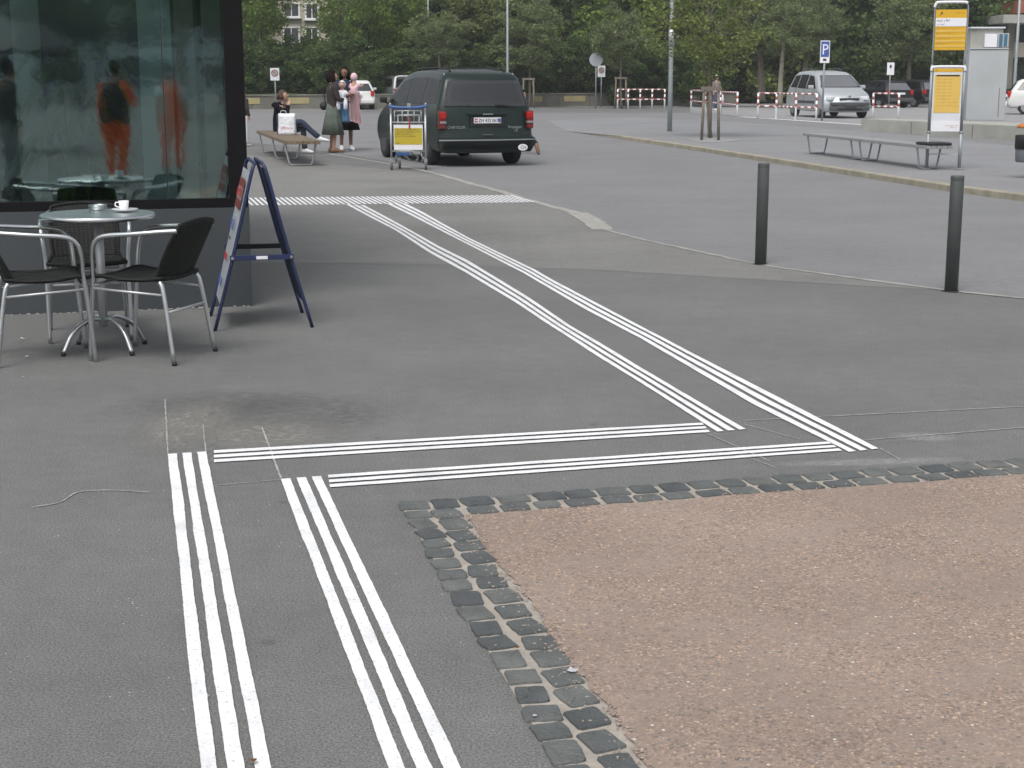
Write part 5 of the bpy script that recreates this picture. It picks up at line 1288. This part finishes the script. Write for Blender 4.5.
def nopark(label, base, py0, py1, w):
    D = P(*base).y; z0, z1 = HT(py1, D), HT(py0, D); t = pole_sign('traffic_sign', label, 'sign', base, z1 - .05, .028)
    pt = plate(t, z0, z1, w, 'panelw'); zc = z1 - (z1 - z0) * .40; r = w * .34
    disc(pt, zc, r * .8, 'steelpole', -.05, 'sign_face'); ringd(pt, zc, r, 'redw', -.052, 'red_ring', w=.022)
    bm = BM(); tube(bm, [(-r * .65, -.062, zc + r * .65), (r * .65, -.062, zc - r * .65)], .016, 6); obj('red_bar', bm, 'redw', pt)
nopark('no parking sign on a white plate above the head of the seated person', (276, 111), 68, 80.5, .42)
nopark('no parking sign on a white plate just right of the round grey sign', (601, 107), 65.6, 77, .40)
M['signgrey'] = simple('sign_back_grey', (.33, .35, .38), .6, vary=.03)
D = P(595.6, 108.5).y; t = pole_sign('traffic_sign', 'round grey sign back on a thin pole left of the railings', 'sign', (595.6, 108.5), HT(54, D), .032)
zc = HT(59.5, D); pt = disc(t, zc, .34, M['signgrey'], -.05, 'sign_disc', .015)
D = P(822, 121).y; z1 = HT(40.6, D); z0 = HT(63, D); zm = HT(57, D); t = pole_sign('traffic_sign', 'blue and white parking sign with letter P beside the silver people carrier', 'sign', (822, 121), z1, .035)
pt = plate(t, z0, z1, .34, 'paper'); plate(pt, zm, z1 - .03, .29, 'inkblue', 'blue_field', -.048, .006); text('lettering', 'P', 'paper', .52, pt, (-.115, -.053, zm + .09), RX, .20, .004)
plate(pt, z0 + .07, z0 + .15, .12, 'ink', 'pictogram', -.048, .004)
D = P(888.5, 108.5).y; z1 = HT(62.5, D); z0 = HT(75, D); t = pole_sign('traffic_sign', 'small white sign plate on a thin pole above the black estate car', 'sign', (888.5, 108.5), z1, .03)
pt = plate(t, z0, z1, .36, 'paper'); plate(pt, z1 - .26, z1 - .12, .10, 'ink', 'pictogram', -.048, .004); plate(pt, z1 - .30, z1 - .22, .03, 'ink', 'pictogram', -.05, .004)
def lamp(label, base, r, top=8.5):
    t = thing('street_lamp', label, 'street lamp', P(*base), 0); bm = BM(); tube(bm, [(0, 0, 0), (0, 0, 1.2), (0, 0, top)], [r, r * .93, r * .6], 14); obj('pole', bm, 'steelpole', t, True)
    bm = BM(); tube(bm, catmull([(0, 0, top - .1), (.3, 0, top + .25), (1.1, 0, top + .35)], 5), r * .5, 8); obj('arm', bm, 'steelpole', t, True)
    bm = BM(); box(bm, (1.45, 0, top + .33), (.7, .26, .12), bev=.04); lh = obj('lamp_head', bm, 'aluflat', t)
    bm = BM(); box(bm, (1.5, 0, top + .262), (.5, .2, .02)); obj('lens', bm, 'headl', lh)
    return t
l1 = lamp('tall grey steel lamp post on the bus island left of the staked tree', (669.5, 134.3), .068)
D = P(669.5, 134.3).y; bm = BM(); tube(bm, [(0, 0, HT(27, D)), (0, 0, HT(46, D))], .078, 14); obj('clamp_sleeve', bm, 'aluflat', l1, True)
bm = BM(); box(bm, (.16, -.02, HT(37, D)), (.22, .08, .12), bev=.02); obj('junction_box', bm, 'black', l1)
lamp('thin grey lamp post rising behind the roof of the green people carrier', (507.5, 112), .062)
lamp('thin pale lamp post partly hidden by the tree left of the people carrier', (429, 105.3), .065)
lamp('pale grey lamp post at the right edge behind the white estate car', (1013, 106), .10)

# low concrete wall with metal block
wl0, wl1 = P(860.5, 131.2), P(1040, 142.3); D = wl0.y
t = thing('concrete_wall', 'low concrete wall on the bus island below the metal block', 'wall', wl0); wd = (wl1 - wl0).normalized(); wn = Vector((-wd.y, wd.x, 0))
bm = BM(); rg = random.Random(3)
L0 = Vector((0, 0, 0)); L1 = wd * 14
ht = .36; pts_ = [L0, L1, L1 + wn * 3.2, L0 + wn * .9 + wd * .0]
f = poly(bm, [(p.x, p.y, ht) for p in pts_]); bm.normal_update()
if f.normal.z < 0: f.normal_flip()
g = bmesh.ops.extrude_face_region(bm, geom=[f])
for v in [e for e in g['geom'] if isinstance(e, bmesh.types.BMVert)]: v.co.z = ht
for v in f.verts: v.co.z = -.02
bmesh.ops.recalc_face_normals(bm, faces=bm.faces); bmesh.ops.bevel(bm, geom=bm.edges[:], offset=.02, segments=2, affect='EDGES'); obj('wall_block', bm, 'concrete', t)
bm = BM()
for s in (2.6, 5.4, 8.4):
    q = wd * s - wn * .001; box(bm, (q.x, q.y, .17), (.015, .012, .33), rz=math.atan2(wd.y, wd.x))
obj('joint', bm, 'trim', t)
mb = A(985, 121, wl0.y * .94); mb = P(985, 120.5, ht); 
t = thing('metal_block', 'tall pale grey metal cabinet standing on the low concrete wall', 'cabinet', mb, R(-4)); Dm = mb.y
wM = 38.5 / (F / (Dm * _c)) ; hM = HT(47.7, Dm) - ht
bm = BM(); box(bm, (0, .35, hM / 2), (wM, .7, hM), bev=.02); obj('cabinet_body', bm, simple('cabinet_paint', (.38, .40, .41), .85, metal=0, vary=.12, scale=1.3), t)
bm = BM(); box(bm, (0, -.004, hM - .05), (wM * .98, .01, .02)); box(bm, (wM * .32, -.004, .5), (.01, .01, hM * .4)); obj('panel_seam', bm, 'trim', t)
t2 = thing('rooftop_box', 'grey box with white panel and blue end on top of the metal cabinet', 'box', (mb.x - .05, mb.y + .0, ht + hM), R(-4)); k = 1 / (F / (Dm * _c)); 
bm = BM(); box(bm, (0, .45, 9.5 * k), (32 * k, .6, 19 * k), bev=.01); obj('box_body', bm, 'concrete', t2)
bm = BM(); box(bm, (0, .42, 19.6 * k), (34 * k, .7, 1.5 * k)); obj('lid', bm, 'panelw', t2)
bm = BM(); box(bm, (3 * k, .07, 7 * k), (12 * k, .14, 13 * k), bev=.005); obj('white_panel', bm, 'paper', t2)
bm = BM(); box(bm, (15 * k, .10, 7.2 * k), (11 * k, .18, 13.5 * k), bev=.005); fr_ = obj('end_frame', bm, 'aluflat', t2)
for q in (12.5, 17.2): bm = BM(); box(bm, (q * k, .0, 7.2 * k), (3 * k, .03, 12 * k)); obj('blue_pane', bm, simple('blue_pane', (.06, .16, .24), .15), fr_)

# litter bin at the right edge, hung on a post just outside the frame
bp_ = P(1024, 178, KH); t = thing('litter_bin', 'grey litter bin with orange top hanging on a post at the right edge', 'bin', bp_)
D = bp_.y; z0, z1 = HT(162, D) - KH, HT(135, D) - KH
bm = BM(); lathe(bm, [(0, z0), (.16, z0), (.17, z0 + .02), (.185, z1), (.17, z1), (.155, z0 + .03), (0, z0 + .03)], (0.03, 0, 0), 24); obj('bin_body', bm, simple('bin_grey', (.12, .135, .15), .6), t, True)
bm = BM(); lathe(bm, [(.188, z1 - .20), (.191, z1 - .01), (.186, z1)], (0.03, 0, 0), 24); obj('bin_collar', bm, 'black', t, True)
bm = BM(); lathe(bm, [(0, z1 + .10), (.17, z1 + .10), (.18, z1 + .13), (.12, z1 + .17), (0, z1 + .18)], (0.03, 0, 0), 24); box(bm, (.06, -.02, z1 + .05), (.12, .10, .12)); obj('bin_lid', bm, simple('bin_orange', (.50, .17, .04), .6), t, True)
bm = BM(); tube(bm, [(.27, .05, 0), (.27, .05, 1.6)], .03, 10); obj('post', bm, 'steelpole', t, True)

# ================================================================== FAR WALL, BUILDINGS, GREENERY
W0, W1 = P(150, 110.3), P(737, 104.6)
t = thing('retaining_wall', 'long old stone retaining wall with faded yellow panels behind the road', 'wall', W0); wd = (W1 - W0).normalized(); wL = (W1 - W0).length; az = math.atan2(wd.y, wd.x); t.rotation_euler = (0, 0, az)
bm = BM(); box(bm, (wL / 2, .2, .31), (wL, .4, .66), bev=.02); obj('wall_face', bm, 'wallc', t)
bm = BM(); box(bm, (wL / 2, .19, .665), (wL, .46, .07), bev=.015); obj('coping', bm, 'wallc', t)
bm = BM(); 
for k in range(14): box(bm, (1.2 + k * 1.9, -.004, .31), (.03, .012, .6))
obj('pilaster_joint', bm, 'trim', t)
for x0, x1 in ((243, 259.5), (288, 309), (534, 542), (564, 585), (607, 626), (634, 646)):
    q = [A(x, 98, (W0.y + W1.y) / 2) for x in (x0, x1)]
    sx = []
    for x in (x0, x1):
        r = ray(x, 98); n_ = Vector((-wd.y, wd.x, 0)); tt = (W0 - Vector((0, 0, CH))).dot(n_) / r.dot(n_); pnt = Vector((0, 0, CH)) + r * tt; sx.append((pnt - W0).dot(wd))
    bm = BM(); box(bm, ((sx[0] + sx[1]) / 2, -.012, .40), (sx[1] - sx[0], .02, .30)); obj('yellow_panel', bm, 'yellowp', t)
E0, E1 = P(739, 101), P(1150, 97.5)
t = thing('retaining_wall', 'low plain retaining wall below the lawn behind the parked cars', 'wall', E0); wd2 = (E1 - E0).normalized(); t.rotation_euler = (0, 0, math.atan2(wd2.y, wd2.x))
bm = BM(); box(bm, ((E1 - E0).length / 2, .2, .30), ((E1 - E0).length, .4, .62), bev=.02); obj('wall_face', bm, 'wallc', t)
# raised lawn behind
bm = BM(); rows = []
for y, z in ((.25, .60), (5, 1.0), (14, 1.35), (40, 1.6)):
    rows.append([E0 + Vector((x, y + (0 if y < 1 else 0), z)) for x in np.linspace(-70, 60, 30)])
for r_ in rows[:1]:
    for i, p in enumerate(r_):
        x = p.x; 
        if x < E0.x: r_[i] = Vector((x, W0.y + (W1.y - W0.y) * (x - W0.x) / (W1.x - W0.x) + .35, .60))
        else: r_[i] = Vector((x, E0.y + (E1.y - E0.y) * (x - E0.x) / (E1.x - E0.x) + .35, .60))
loftgrid(bm, rows); tag(obj('terrain', bm, 'grass', None, True), kind='structure')

def crown_mesh(seed, nclump=120, per=110, leaf=.040, squash=1.0, gap=.0):
    rg = np.random.RandomState(seed); vs = []; cl = []
    while len(cl) < nclump:
        d = rg.normal(size=3); d /= np.linalg.norm(d); r = .35 + .62 * rg.rand() ** .6
        lob = 1 + .16 * math.sin(3 * math.atan2(d[1], d[0]) + seed) + .12 * math.sin(5 * d[2] + seed * 2)
        cl.append(d * r * lob)
    for c in cl:
        R_ = rg.uniform(.15, .27); n = per
        d = rg.normal(size=(n, 3)); d /= np.linalg.norm(d, axis=1)[:, None]; p = c + d * (R_ * rg.rand(n, 1) ** .45) * np.array([1.15, 1.15, .72])
        a = rg.normal(size=(n, 3)); a /= np.linalg.norm(a, axis=1)[:, None]; a[:, 2] *= .6
        b_ = np.cross(a, rg.normal(size=(n, 3))); b_ /= np.linalg.norm(b_, axis=1)[:, None]
        s_ = leaf * rg.uniform(.6, 1.3, (n, 1))
        q = np.stack([p - a * s_, p - b_ * s_ * .55, p + a * s_, p + b_ * s_ * .55], 1).reshape(-1, 3); vs.append(q)
    v = np.concatenate(vs); n = len(v) // 4
    me = bpy.data.meshes.new('crown'); me.vertices.add(len(v)); me.vertices.foreach_set('co', v.ravel())
    me.loops.add(4 * n); me.loops.foreach_set('vertex_index', np.arange(4 * n)); me.polygons.add(n); me.polygons.foreach_set('loop_start', np.arange(n) * 4); me.update(calc_edges=True)
    me.materials.append(M['leaf_dark']); return me
CR = [crown_mesh(1), crown_mesh(2), crown_mesh(3), crown_mesh(4, 150, 90), crown_mesh(5, 90, 120)]
CRT = [crown_mesh(11, 95, 55, .034), crown_mesh(12, 80, 55, .036)]          # airy young crowns
CRD = [crown_mesh(21, 170, 120, .046), crown_mesh(22, 170, 120, .046)]       # dense shrubs and mass
def trunk_mesh(seed, limbs=6, h=1.0, r=.05):
    rg = random.Random(seed); bm = BM()
    tube(bm, catmull([(0, 0, 0), (rg.uniform(-.02, .02), rg.uniform(-.02, .02), h * .5), (rg.uniform(-.03, .03), 0, h)], 4), [r * (1.25 - .6 * i / 8) for i in range(9)], 8)
    me = bpy.data.meshes.new('trunk'); bm.to_mesh(me); bm.free(); return me
def tree(name, label, base, crowns, trunk_r=.12, bark='bark', group=None, limbs=7, cat='tree', seed=1, fork=None):
    """crowns: list of (centre, radii, mesh, material) in world space; one crown part per tree"""
    t = thing(name, label, cat, base, 0, group); rg = random.Random(seed); b0 = Vector(base)
    cc = Vector(crowns[0][0]) - b0; rr = crowns[0][1]
    fz = fork if fork is not None else max(.4, cc.z - rr[2] * .65)
    bm = BM(); N = 6
    pts_ = catmull([(0, 0, 0), (cc.x * .15 + rg.uniform(-.05, .05), 0, fz * .5), (cc.x * .35, cc.y * .3, fz), (cc.x * .8, cc.y * .8, cc.z), (cc.x, cc.y, cc.z + rr[2] * .6)], 5)
    tube(bm, pts_, [trunk_r * (1.2 if i == 0 else 1 - .8 * i / (len(pts_) - 1)) for i in range(len(pts_))], 10)
    for k in range(limbs):
        a = k * 2.4 + rg.uniform(-.4, .4); zf = fz + (cc.z + rr[2] * .3 - fz) * (k / limbs); f_ = min(1, zf / max(.1, cc.z)); st = Vector((cc.x * f_, cc.y * f_, zf))
        en = st + Vector((math.cos(a) * rr[0] * .8, math.sin(a) * rr[1] * .8, rr[2] * rg.uniform(.35, .8))); md_ = st.lerp(en, .5) + Vector((0, 0, rr[2] * .05))
        tube(bm, catmull([st, md_, en], 4), trunk_r * .42, 6, trunk_r * .08)
    obj('trunk', bm, bark, t, True)
    for (c, r_, me, mt) in crowns:
        o = bpy.data.objects.new('crown', me); COL.objects.link(o); o.parent = t; o.location = Vector(c) - b0; o.scale = r_; o.rotation_euler = (0, 0, rg.uniform(0, 6.28))
        o.material_slots[0].link = 'OBJECT'; o.material_slots[0].material = M[mt]
    return t
def ptree(label, bx, by, D, cx, y0, y1, hwpx, me, mt, bz=0, tr=.1, bark='bark', group=None, seed=1, fork=None, name='tree', limbs=7):
    base = A(bx, 100, D); base.z = bz; sc = F / (D * _c); z1, z0 = HT(y0, D), HT(y1, D); c = A(cx, 60, D); c.z = (z0 + z1) / 2; rx_ = hwpx / sc
    return tree(name, label, base, [(c, (rx_, rx_, (z1 - z0) / 2), me, mt)], tr, bark, group, limbs, 'tree', seed, fork)
# street trees one can tell apart
ptree('young grey green tree between three wooden stakes on the bus island', 711, 140, P(711, 140.5).y, 706, -45, 84, 58, CRT[0], 'leaf_olive', KH, .055, 'bark', seed=3, fork=HT(88, P(711, 140.5).y), name='young_tree', limbs=10)
ptree('young grey green tree in a wooden stake frame behind the first railing', 621.5, 108, P(621, 108.5).y, 618, 6, 72, 27, CR[0], 'leaf_grey', 0, .07, 'bark', seed=4, name='young_tree')
ptree('young grey green tree in a stake frame right of the green people carrier', 529.5, 106, P(529, 107.5).y, 530, 2, 74, 36, CR[1], 'leaf_grey', 0, .07, 'bark', seed=5, name='young_tree')
ptree('small grey green tree with pale trunk above the roof of the people carrier', 440, 104, 80, 437, 10, 64, 30, CR[2], 'leaf_grey', .6, .09, 'barkpale', seed=6)
ptree('grey green tree with stout trunk left of the silver people carrier', 762, 100, 80, 752, -20, 62, 34, CR[3], 'leaf_grey', .3, .20, 'bark', seed=7)
ptree('grey green tree with pale thin trunk just left of the silver people carrier', 780, 103, 78, 785, -10, 64, 34, CR[4], 'leaf_grey', .1, .15, 'barkpale', seed=8)
ptree('grey green tree whose crown spreads above the parking sign', 803, 95, 84, 810, -12, 62, 30, CR[0], 'leaf_grey', .6, .17, 'bark', seed=9)
ptree('bright green maple at the left, beside the cafe corner', 262, 104, 84, 262, -60, 42, 42, CR[1], 'leaf_bright', .6, .12, 'bark', seed=10)
ptree('light green tree with several leaning stems in front of the pale building', 345, 104, 84, 338, -60, 44, 40, CRT[1], 'leaf_bright', .6, .13, 'bark', seed=11, fork=2.2)
ptree('dense mid green tree left of the thin lamp post', 398, 104, 86, 396, -50, 60, 34, CR[3], 'leaf_bright', .6, .14, 'bark', seed=12)
ptree('yellow green tree filling the gap above the people carrier roof', 475, 104, 90, 478, -60, 50, 44, CR[4], 'leaf_olive', .8, .14, 'barkpale', seed=13)
ptree('bright green tree behind the round grey sign', 585, 104, 92, 585, -60, 40, 46, CR[2], 'leaf_bright', .8, .15, 'bark', seed=14)
ptree('bright green tree between the staked tree and the tall lamp post', 645, 104, 94, 655, -60, 38, 42, CR[0], 'leaf_bright', .8, .15, 'bark', seed=15)
ptree('light grey green tree left of the bus stop sign', 908, 98, 86, 908, -12, 68, 42, CR[1], 'leaf_grey', .9, .15, 'bark', seed=16)
ptree('light green tree right of the bus stop sign beside the flat roofed building', 975, 98, 96, 978, -50, 40, 36, CR[2], 'leaf_olive', 1.0, .16, 'bark', seed=17)
ptree('yellow green tree above the black estate car', 860, 98, 98, 850, -60, 16, 34, CR[3], 'leaf_bright', 1.0, .16, 'bark', seed=18)
# dark mass further back, tree by tree
rg = random.Random(21); i = 0
for D, xs, z, rz_ in ((93, range(232, 1060, 52), 4.2, 4.6), (103, range(200, 1090, 60), 6.0, 6.5), (116, range(210, 1090, 66), 8.5, 8.0)):
    for x in xs:
        px = x + rg.uniform(-14, 14)
        if D == 93 and px > 985: continue
        if D < 110 and 272 < px < 372: continue
        base = A(px, 90, D + rg.uniform(-2, 2)); base.z = 1.0; c = base + Vector((rg.uniform(-.5, .5), 0, z + rg.uniform(-.8, .8) - 1)); r_ = (rg.uniform(3.0, 3.9) * (1 if D < 100 else 1.25),) * 2 + (rz_ * rg.uniform(.85, 1.05),)
        tree('background_tree', 'tall dark green tree in the dense mass of trees behind the wall', base, [(c, r_, CRD[i % 2], 'leaf_dark' if rg.random() < .4 else ('leaf_olive' if rg.random() < .4 else 'leaf_bright'))], .2, 'bark', 'dense dark trees behind the wall', 4, seed=i); i += 1
# dark shrubs behind the wall
for k, px in enumerate(range(232, 760, 30)):
    x = px + rg.uniform(-8, 8)
    if x > 735: continue
    D = 82 + rg.uniform(-1, 4); base = A(x, 95, D); base.z = .7; h_ = rg.uniform(2.3, 3.3); c = base + Vector((0, 0, h_ * .48)); r_ = (rg.uniform(1.4, 1.9), rg.uniform(1.2, 1.6), h_ * .56)
    tree('shrub', 'dense dark green shrub in the row behind the old stone wall', base, [(c, r_, CRD[k % 2], 'leaf_dark')], .05, 'bark', 'dark shrubs behind the stone wall', 3, 'shrub', seed=40 + k, fork=.3)
for k, px in enumerate(range(826, 1010, 26)):
    D = 92 + rg.uniform(-1, 2); base = A(px, 95, D); base.z = 1.0; h_ = rg.uniform(1.0, 1.5); c = base + Vector((0, 0, h_ * .45)); r_ = (1.3, 1.0, h_ * .6)
    tree('shrub', 'low green shrub on the lawn behind the parked dark cars', base, [(c, r_, CRD[k % 2], 'leaf_bright' if k % 2 else 'leaf_dark')], .05, 'bark', 'low shrubs behind the parked cars', 3, 'shrub', seed=70 + k, fork=.3)
# stake frames
def stakes(label, pts_, top, r=.035, bar=True, z=0):
    p0 = sum((P(*q, z) for q in pts_), Vector((0, 0, 0))) / len(pts_); t = thing('stake_frame', label, 'tree stakes', p0)
    tops = []
    for q in pts_:
        v = P(*q, z) - p0; inn = v * .82; bm = BM(); tube(bm, [v, Vector((inn.x, inn.y, top))], r, 8); obj('stake', bm, 'wood', t, True); tops.append(Vector((inn.x, inn.y, top)))
    for i in range(len(tops)):
        bm = BM(); a, b_ = tops[i], tops[(i + 1) % len(tops)]; d = (b_ - a).normalized() * .08; m_ = (a + b_) / 2
        box(bm, m_ + Vector((0, 0, -.05)), ((b_ - a).length + .16, .035, .10), rz=math.atan2(d.y, d.x)); obj('crossbar', bm, 'wood', t)
stakes('three dark wooden stakes with crossbars round the young tree on the bus island', [(701.5, 140.3), (718.5, 140.3), (710, 138.2)], HT(86, P(710, 140).y) - KH, .034, z=KH)
stakes('pale wooden stake frame round the young tree behind the first railing', [(614.7, 108.7), (626.4, 108.7), (620.5, 107.4)], 1.55, .04)
stakes('wooden stake frame round the young tree right of the people carrier', [(522.6, 108), (534.2, 108), (528.5, 106.5)], 1.5, .045)
sheet('tree_pit', [P(686, 139.5, KH), P(700, 142.3, KH), P(728, 142, KH), P(742, 139.8, KH), P(720, 137.6, KH), P(700, 137.6, KH)], KH + .002, 'lot')

# buildings behind the trees
def facade(label, x0, x1, D, ztop, wins, wall='cream', nm='apartment_building', depth=8):
    a, b_ = A(x0, 90, D), A(x1, 90, D); t = thing(nm, label, 'building', (a.x, D, 0)); Wd = b_.x - a.x
    bm = BM(); box(bm, (Wd / 2, depth / 2, ztop / 2), (Wd, depth, ztop)); obj('wall', bm, wall, t)
    bm = BM(); box(bm, (Wd / 2, depth / 2, ztop + .15), (Wd + .8, depth + .8, .3)); obj('roof', bm, 'trim', t)
    for (xa, ya, xb, yb) in wins:
        p, q = A(xa, ya, D), A(xb, yb, D); cx_, cz = (p.x + q.x) / 2 - a.x, (p.z + q.z) / 2; w_, h_ = abs(q.x - p.x), abs(p.z - q.z)
        bm = BM(); box(bm, (cx_, -.02, cz), (w_ + .16, .10, h_ + .16)); fr_ = obj('window', bm, 'paper', t)
        for s in (-1, 1): bm = BM(); box(bm, (cx_ + s * w_ / 4, -.055, cz), (w_ / 2 - .06, .06, h_)); obj('pane', bm, 'carglassm', fr_)
        bm = BM(); box(bm, (cx_, -.12, cz - h_ / 2 - .12), (w_ + .3, .3, .08)); obj('sill', bm, 'paper', fr_)
    return t
M['cream'] = simple('cream_render', (.42, .39, .32), .95, vary=.12, scale=.6)
facade('cream apartment building with white framed windows behind the left trees', 225, 400, 98, 14, [(284, 4, 299, 16), (306, 4, 318, 18), (243, 4, 256, 16), (352, -14, 364, 0), (306, 28, 318, 44), (284, 28, 299, 42), (352, 16, 366, 30), (284, -30, 299, -16)], 'cream')
facade('pale building glimpsed through the trees above the people carrier', 430, 640, 124, 14, [(470, 0, 482, 12), (500, 0, 512, 12), (540, 2, 552, 14), (575, 0, 590, 12), (615, 0, 628, 12)], 'cream')
a = A(996, 90, 88); t = thing('flat_roofed_building', 'flat roofed building with pale roof slab and dark recess at the right edge', 'building', (a.x, 88, 0))
za, zb, zc_, zd = HT(15, 88), HT(23.5, 88), HT(42, 88), HT(57, 88)
bm = BM(); box(bm, (4.5, 3, (za + zb) / 2), (9, 7, za - zb), bev=.03); obj('roof_slab', bm, 'concrete', t)
bm = BM(); box(bm, (4.8, 4.5, (zb + .8) / 2), (8.2, 4, zb - .8)); obj('recessed_wall', bm, 'trim', t)
bm = BM(); box(bm, (4.8, 1.2, (zc_ + zd) / 2), (8.4, .4, zc_ - zd), bev=.02); obj('parapet', bm, 'cream', t)
bm = BM(); box(bm, (.9, 1.0, (zb + .9) / 2), (.45, .45, zb - .9)); obj('column', bm, 'wallc', t)
bm = BM(); box(bm, (4.8, 3.4, za + .5), (7, 5, .7)); obj('upper_band', bm, simple('brick_red', (.28, .09, .05), .9), t)

# ================================================================== WHAT THE CAFE GLASS MIRRORS (stands behind the camera)
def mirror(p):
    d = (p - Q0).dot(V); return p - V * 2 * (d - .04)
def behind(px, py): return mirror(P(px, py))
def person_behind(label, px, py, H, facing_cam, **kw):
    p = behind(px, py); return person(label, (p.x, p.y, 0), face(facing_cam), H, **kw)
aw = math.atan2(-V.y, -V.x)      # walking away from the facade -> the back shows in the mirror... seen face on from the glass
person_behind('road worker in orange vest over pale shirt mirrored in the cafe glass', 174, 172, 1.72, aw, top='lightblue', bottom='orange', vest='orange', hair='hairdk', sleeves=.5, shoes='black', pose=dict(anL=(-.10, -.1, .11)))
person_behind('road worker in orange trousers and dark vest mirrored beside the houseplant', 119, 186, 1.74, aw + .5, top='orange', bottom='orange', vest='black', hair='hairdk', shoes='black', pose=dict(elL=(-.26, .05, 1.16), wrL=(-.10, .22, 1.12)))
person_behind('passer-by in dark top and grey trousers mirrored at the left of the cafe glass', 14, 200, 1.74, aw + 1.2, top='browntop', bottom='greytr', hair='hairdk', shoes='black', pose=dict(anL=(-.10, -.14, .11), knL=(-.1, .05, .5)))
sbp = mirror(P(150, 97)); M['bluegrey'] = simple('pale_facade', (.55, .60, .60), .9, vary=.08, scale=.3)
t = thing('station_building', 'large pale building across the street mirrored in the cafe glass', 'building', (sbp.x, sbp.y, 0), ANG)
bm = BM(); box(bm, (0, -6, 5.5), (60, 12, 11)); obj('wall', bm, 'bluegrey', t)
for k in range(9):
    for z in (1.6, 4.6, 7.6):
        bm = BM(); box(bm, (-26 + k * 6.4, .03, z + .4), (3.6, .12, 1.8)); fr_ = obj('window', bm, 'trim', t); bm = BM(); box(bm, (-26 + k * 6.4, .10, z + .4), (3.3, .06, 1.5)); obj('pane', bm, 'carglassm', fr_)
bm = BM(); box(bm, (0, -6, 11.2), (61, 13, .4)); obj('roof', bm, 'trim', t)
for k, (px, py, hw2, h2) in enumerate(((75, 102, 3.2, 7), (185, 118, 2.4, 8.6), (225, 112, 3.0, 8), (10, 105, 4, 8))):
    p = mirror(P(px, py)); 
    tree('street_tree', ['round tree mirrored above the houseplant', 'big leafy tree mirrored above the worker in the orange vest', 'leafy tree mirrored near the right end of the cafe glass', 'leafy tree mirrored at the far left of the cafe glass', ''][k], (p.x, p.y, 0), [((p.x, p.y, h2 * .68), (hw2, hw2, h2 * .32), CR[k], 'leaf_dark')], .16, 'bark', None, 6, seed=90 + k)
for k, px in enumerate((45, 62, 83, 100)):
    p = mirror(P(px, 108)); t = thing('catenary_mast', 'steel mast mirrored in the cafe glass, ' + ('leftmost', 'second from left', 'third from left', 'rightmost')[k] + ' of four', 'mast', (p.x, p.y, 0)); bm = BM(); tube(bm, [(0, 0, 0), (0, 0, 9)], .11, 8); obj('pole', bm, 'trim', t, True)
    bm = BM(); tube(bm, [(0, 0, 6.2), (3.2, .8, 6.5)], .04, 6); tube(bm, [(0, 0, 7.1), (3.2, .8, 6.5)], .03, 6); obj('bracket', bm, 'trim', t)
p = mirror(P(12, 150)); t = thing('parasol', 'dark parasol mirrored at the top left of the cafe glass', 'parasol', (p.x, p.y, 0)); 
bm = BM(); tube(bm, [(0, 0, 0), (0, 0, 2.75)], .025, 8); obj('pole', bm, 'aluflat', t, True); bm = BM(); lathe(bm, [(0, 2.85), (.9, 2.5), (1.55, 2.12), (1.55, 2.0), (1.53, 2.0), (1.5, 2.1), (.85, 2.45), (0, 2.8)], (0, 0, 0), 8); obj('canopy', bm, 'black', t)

# ================================================================== AIR
bm = BM(); box(bm, (10, 30, 11), (300, 240, 24)); hz = obj('haze', bm, None); tag(hz, kind='stuff')
hm = bpy.data.materials.new('haze'); hm.use_nodes = True; n = hm.node_tree; n.nodes.remove(n.nodes['Principled BSDF'])
pv = n.nodes.new('ShaderNodeVolumePrincipled'); pv.inputs['Color'].default_value = (.93, .95, 1, 1); pv.inputs['Density'].default_value = .0007; pv.inputs['Anisotropy'].default_value = .2
n.links.new(pv.outputs[0], n.nodes['Material Output'].inputs['Volume']); hz.data.materials.append(hm)
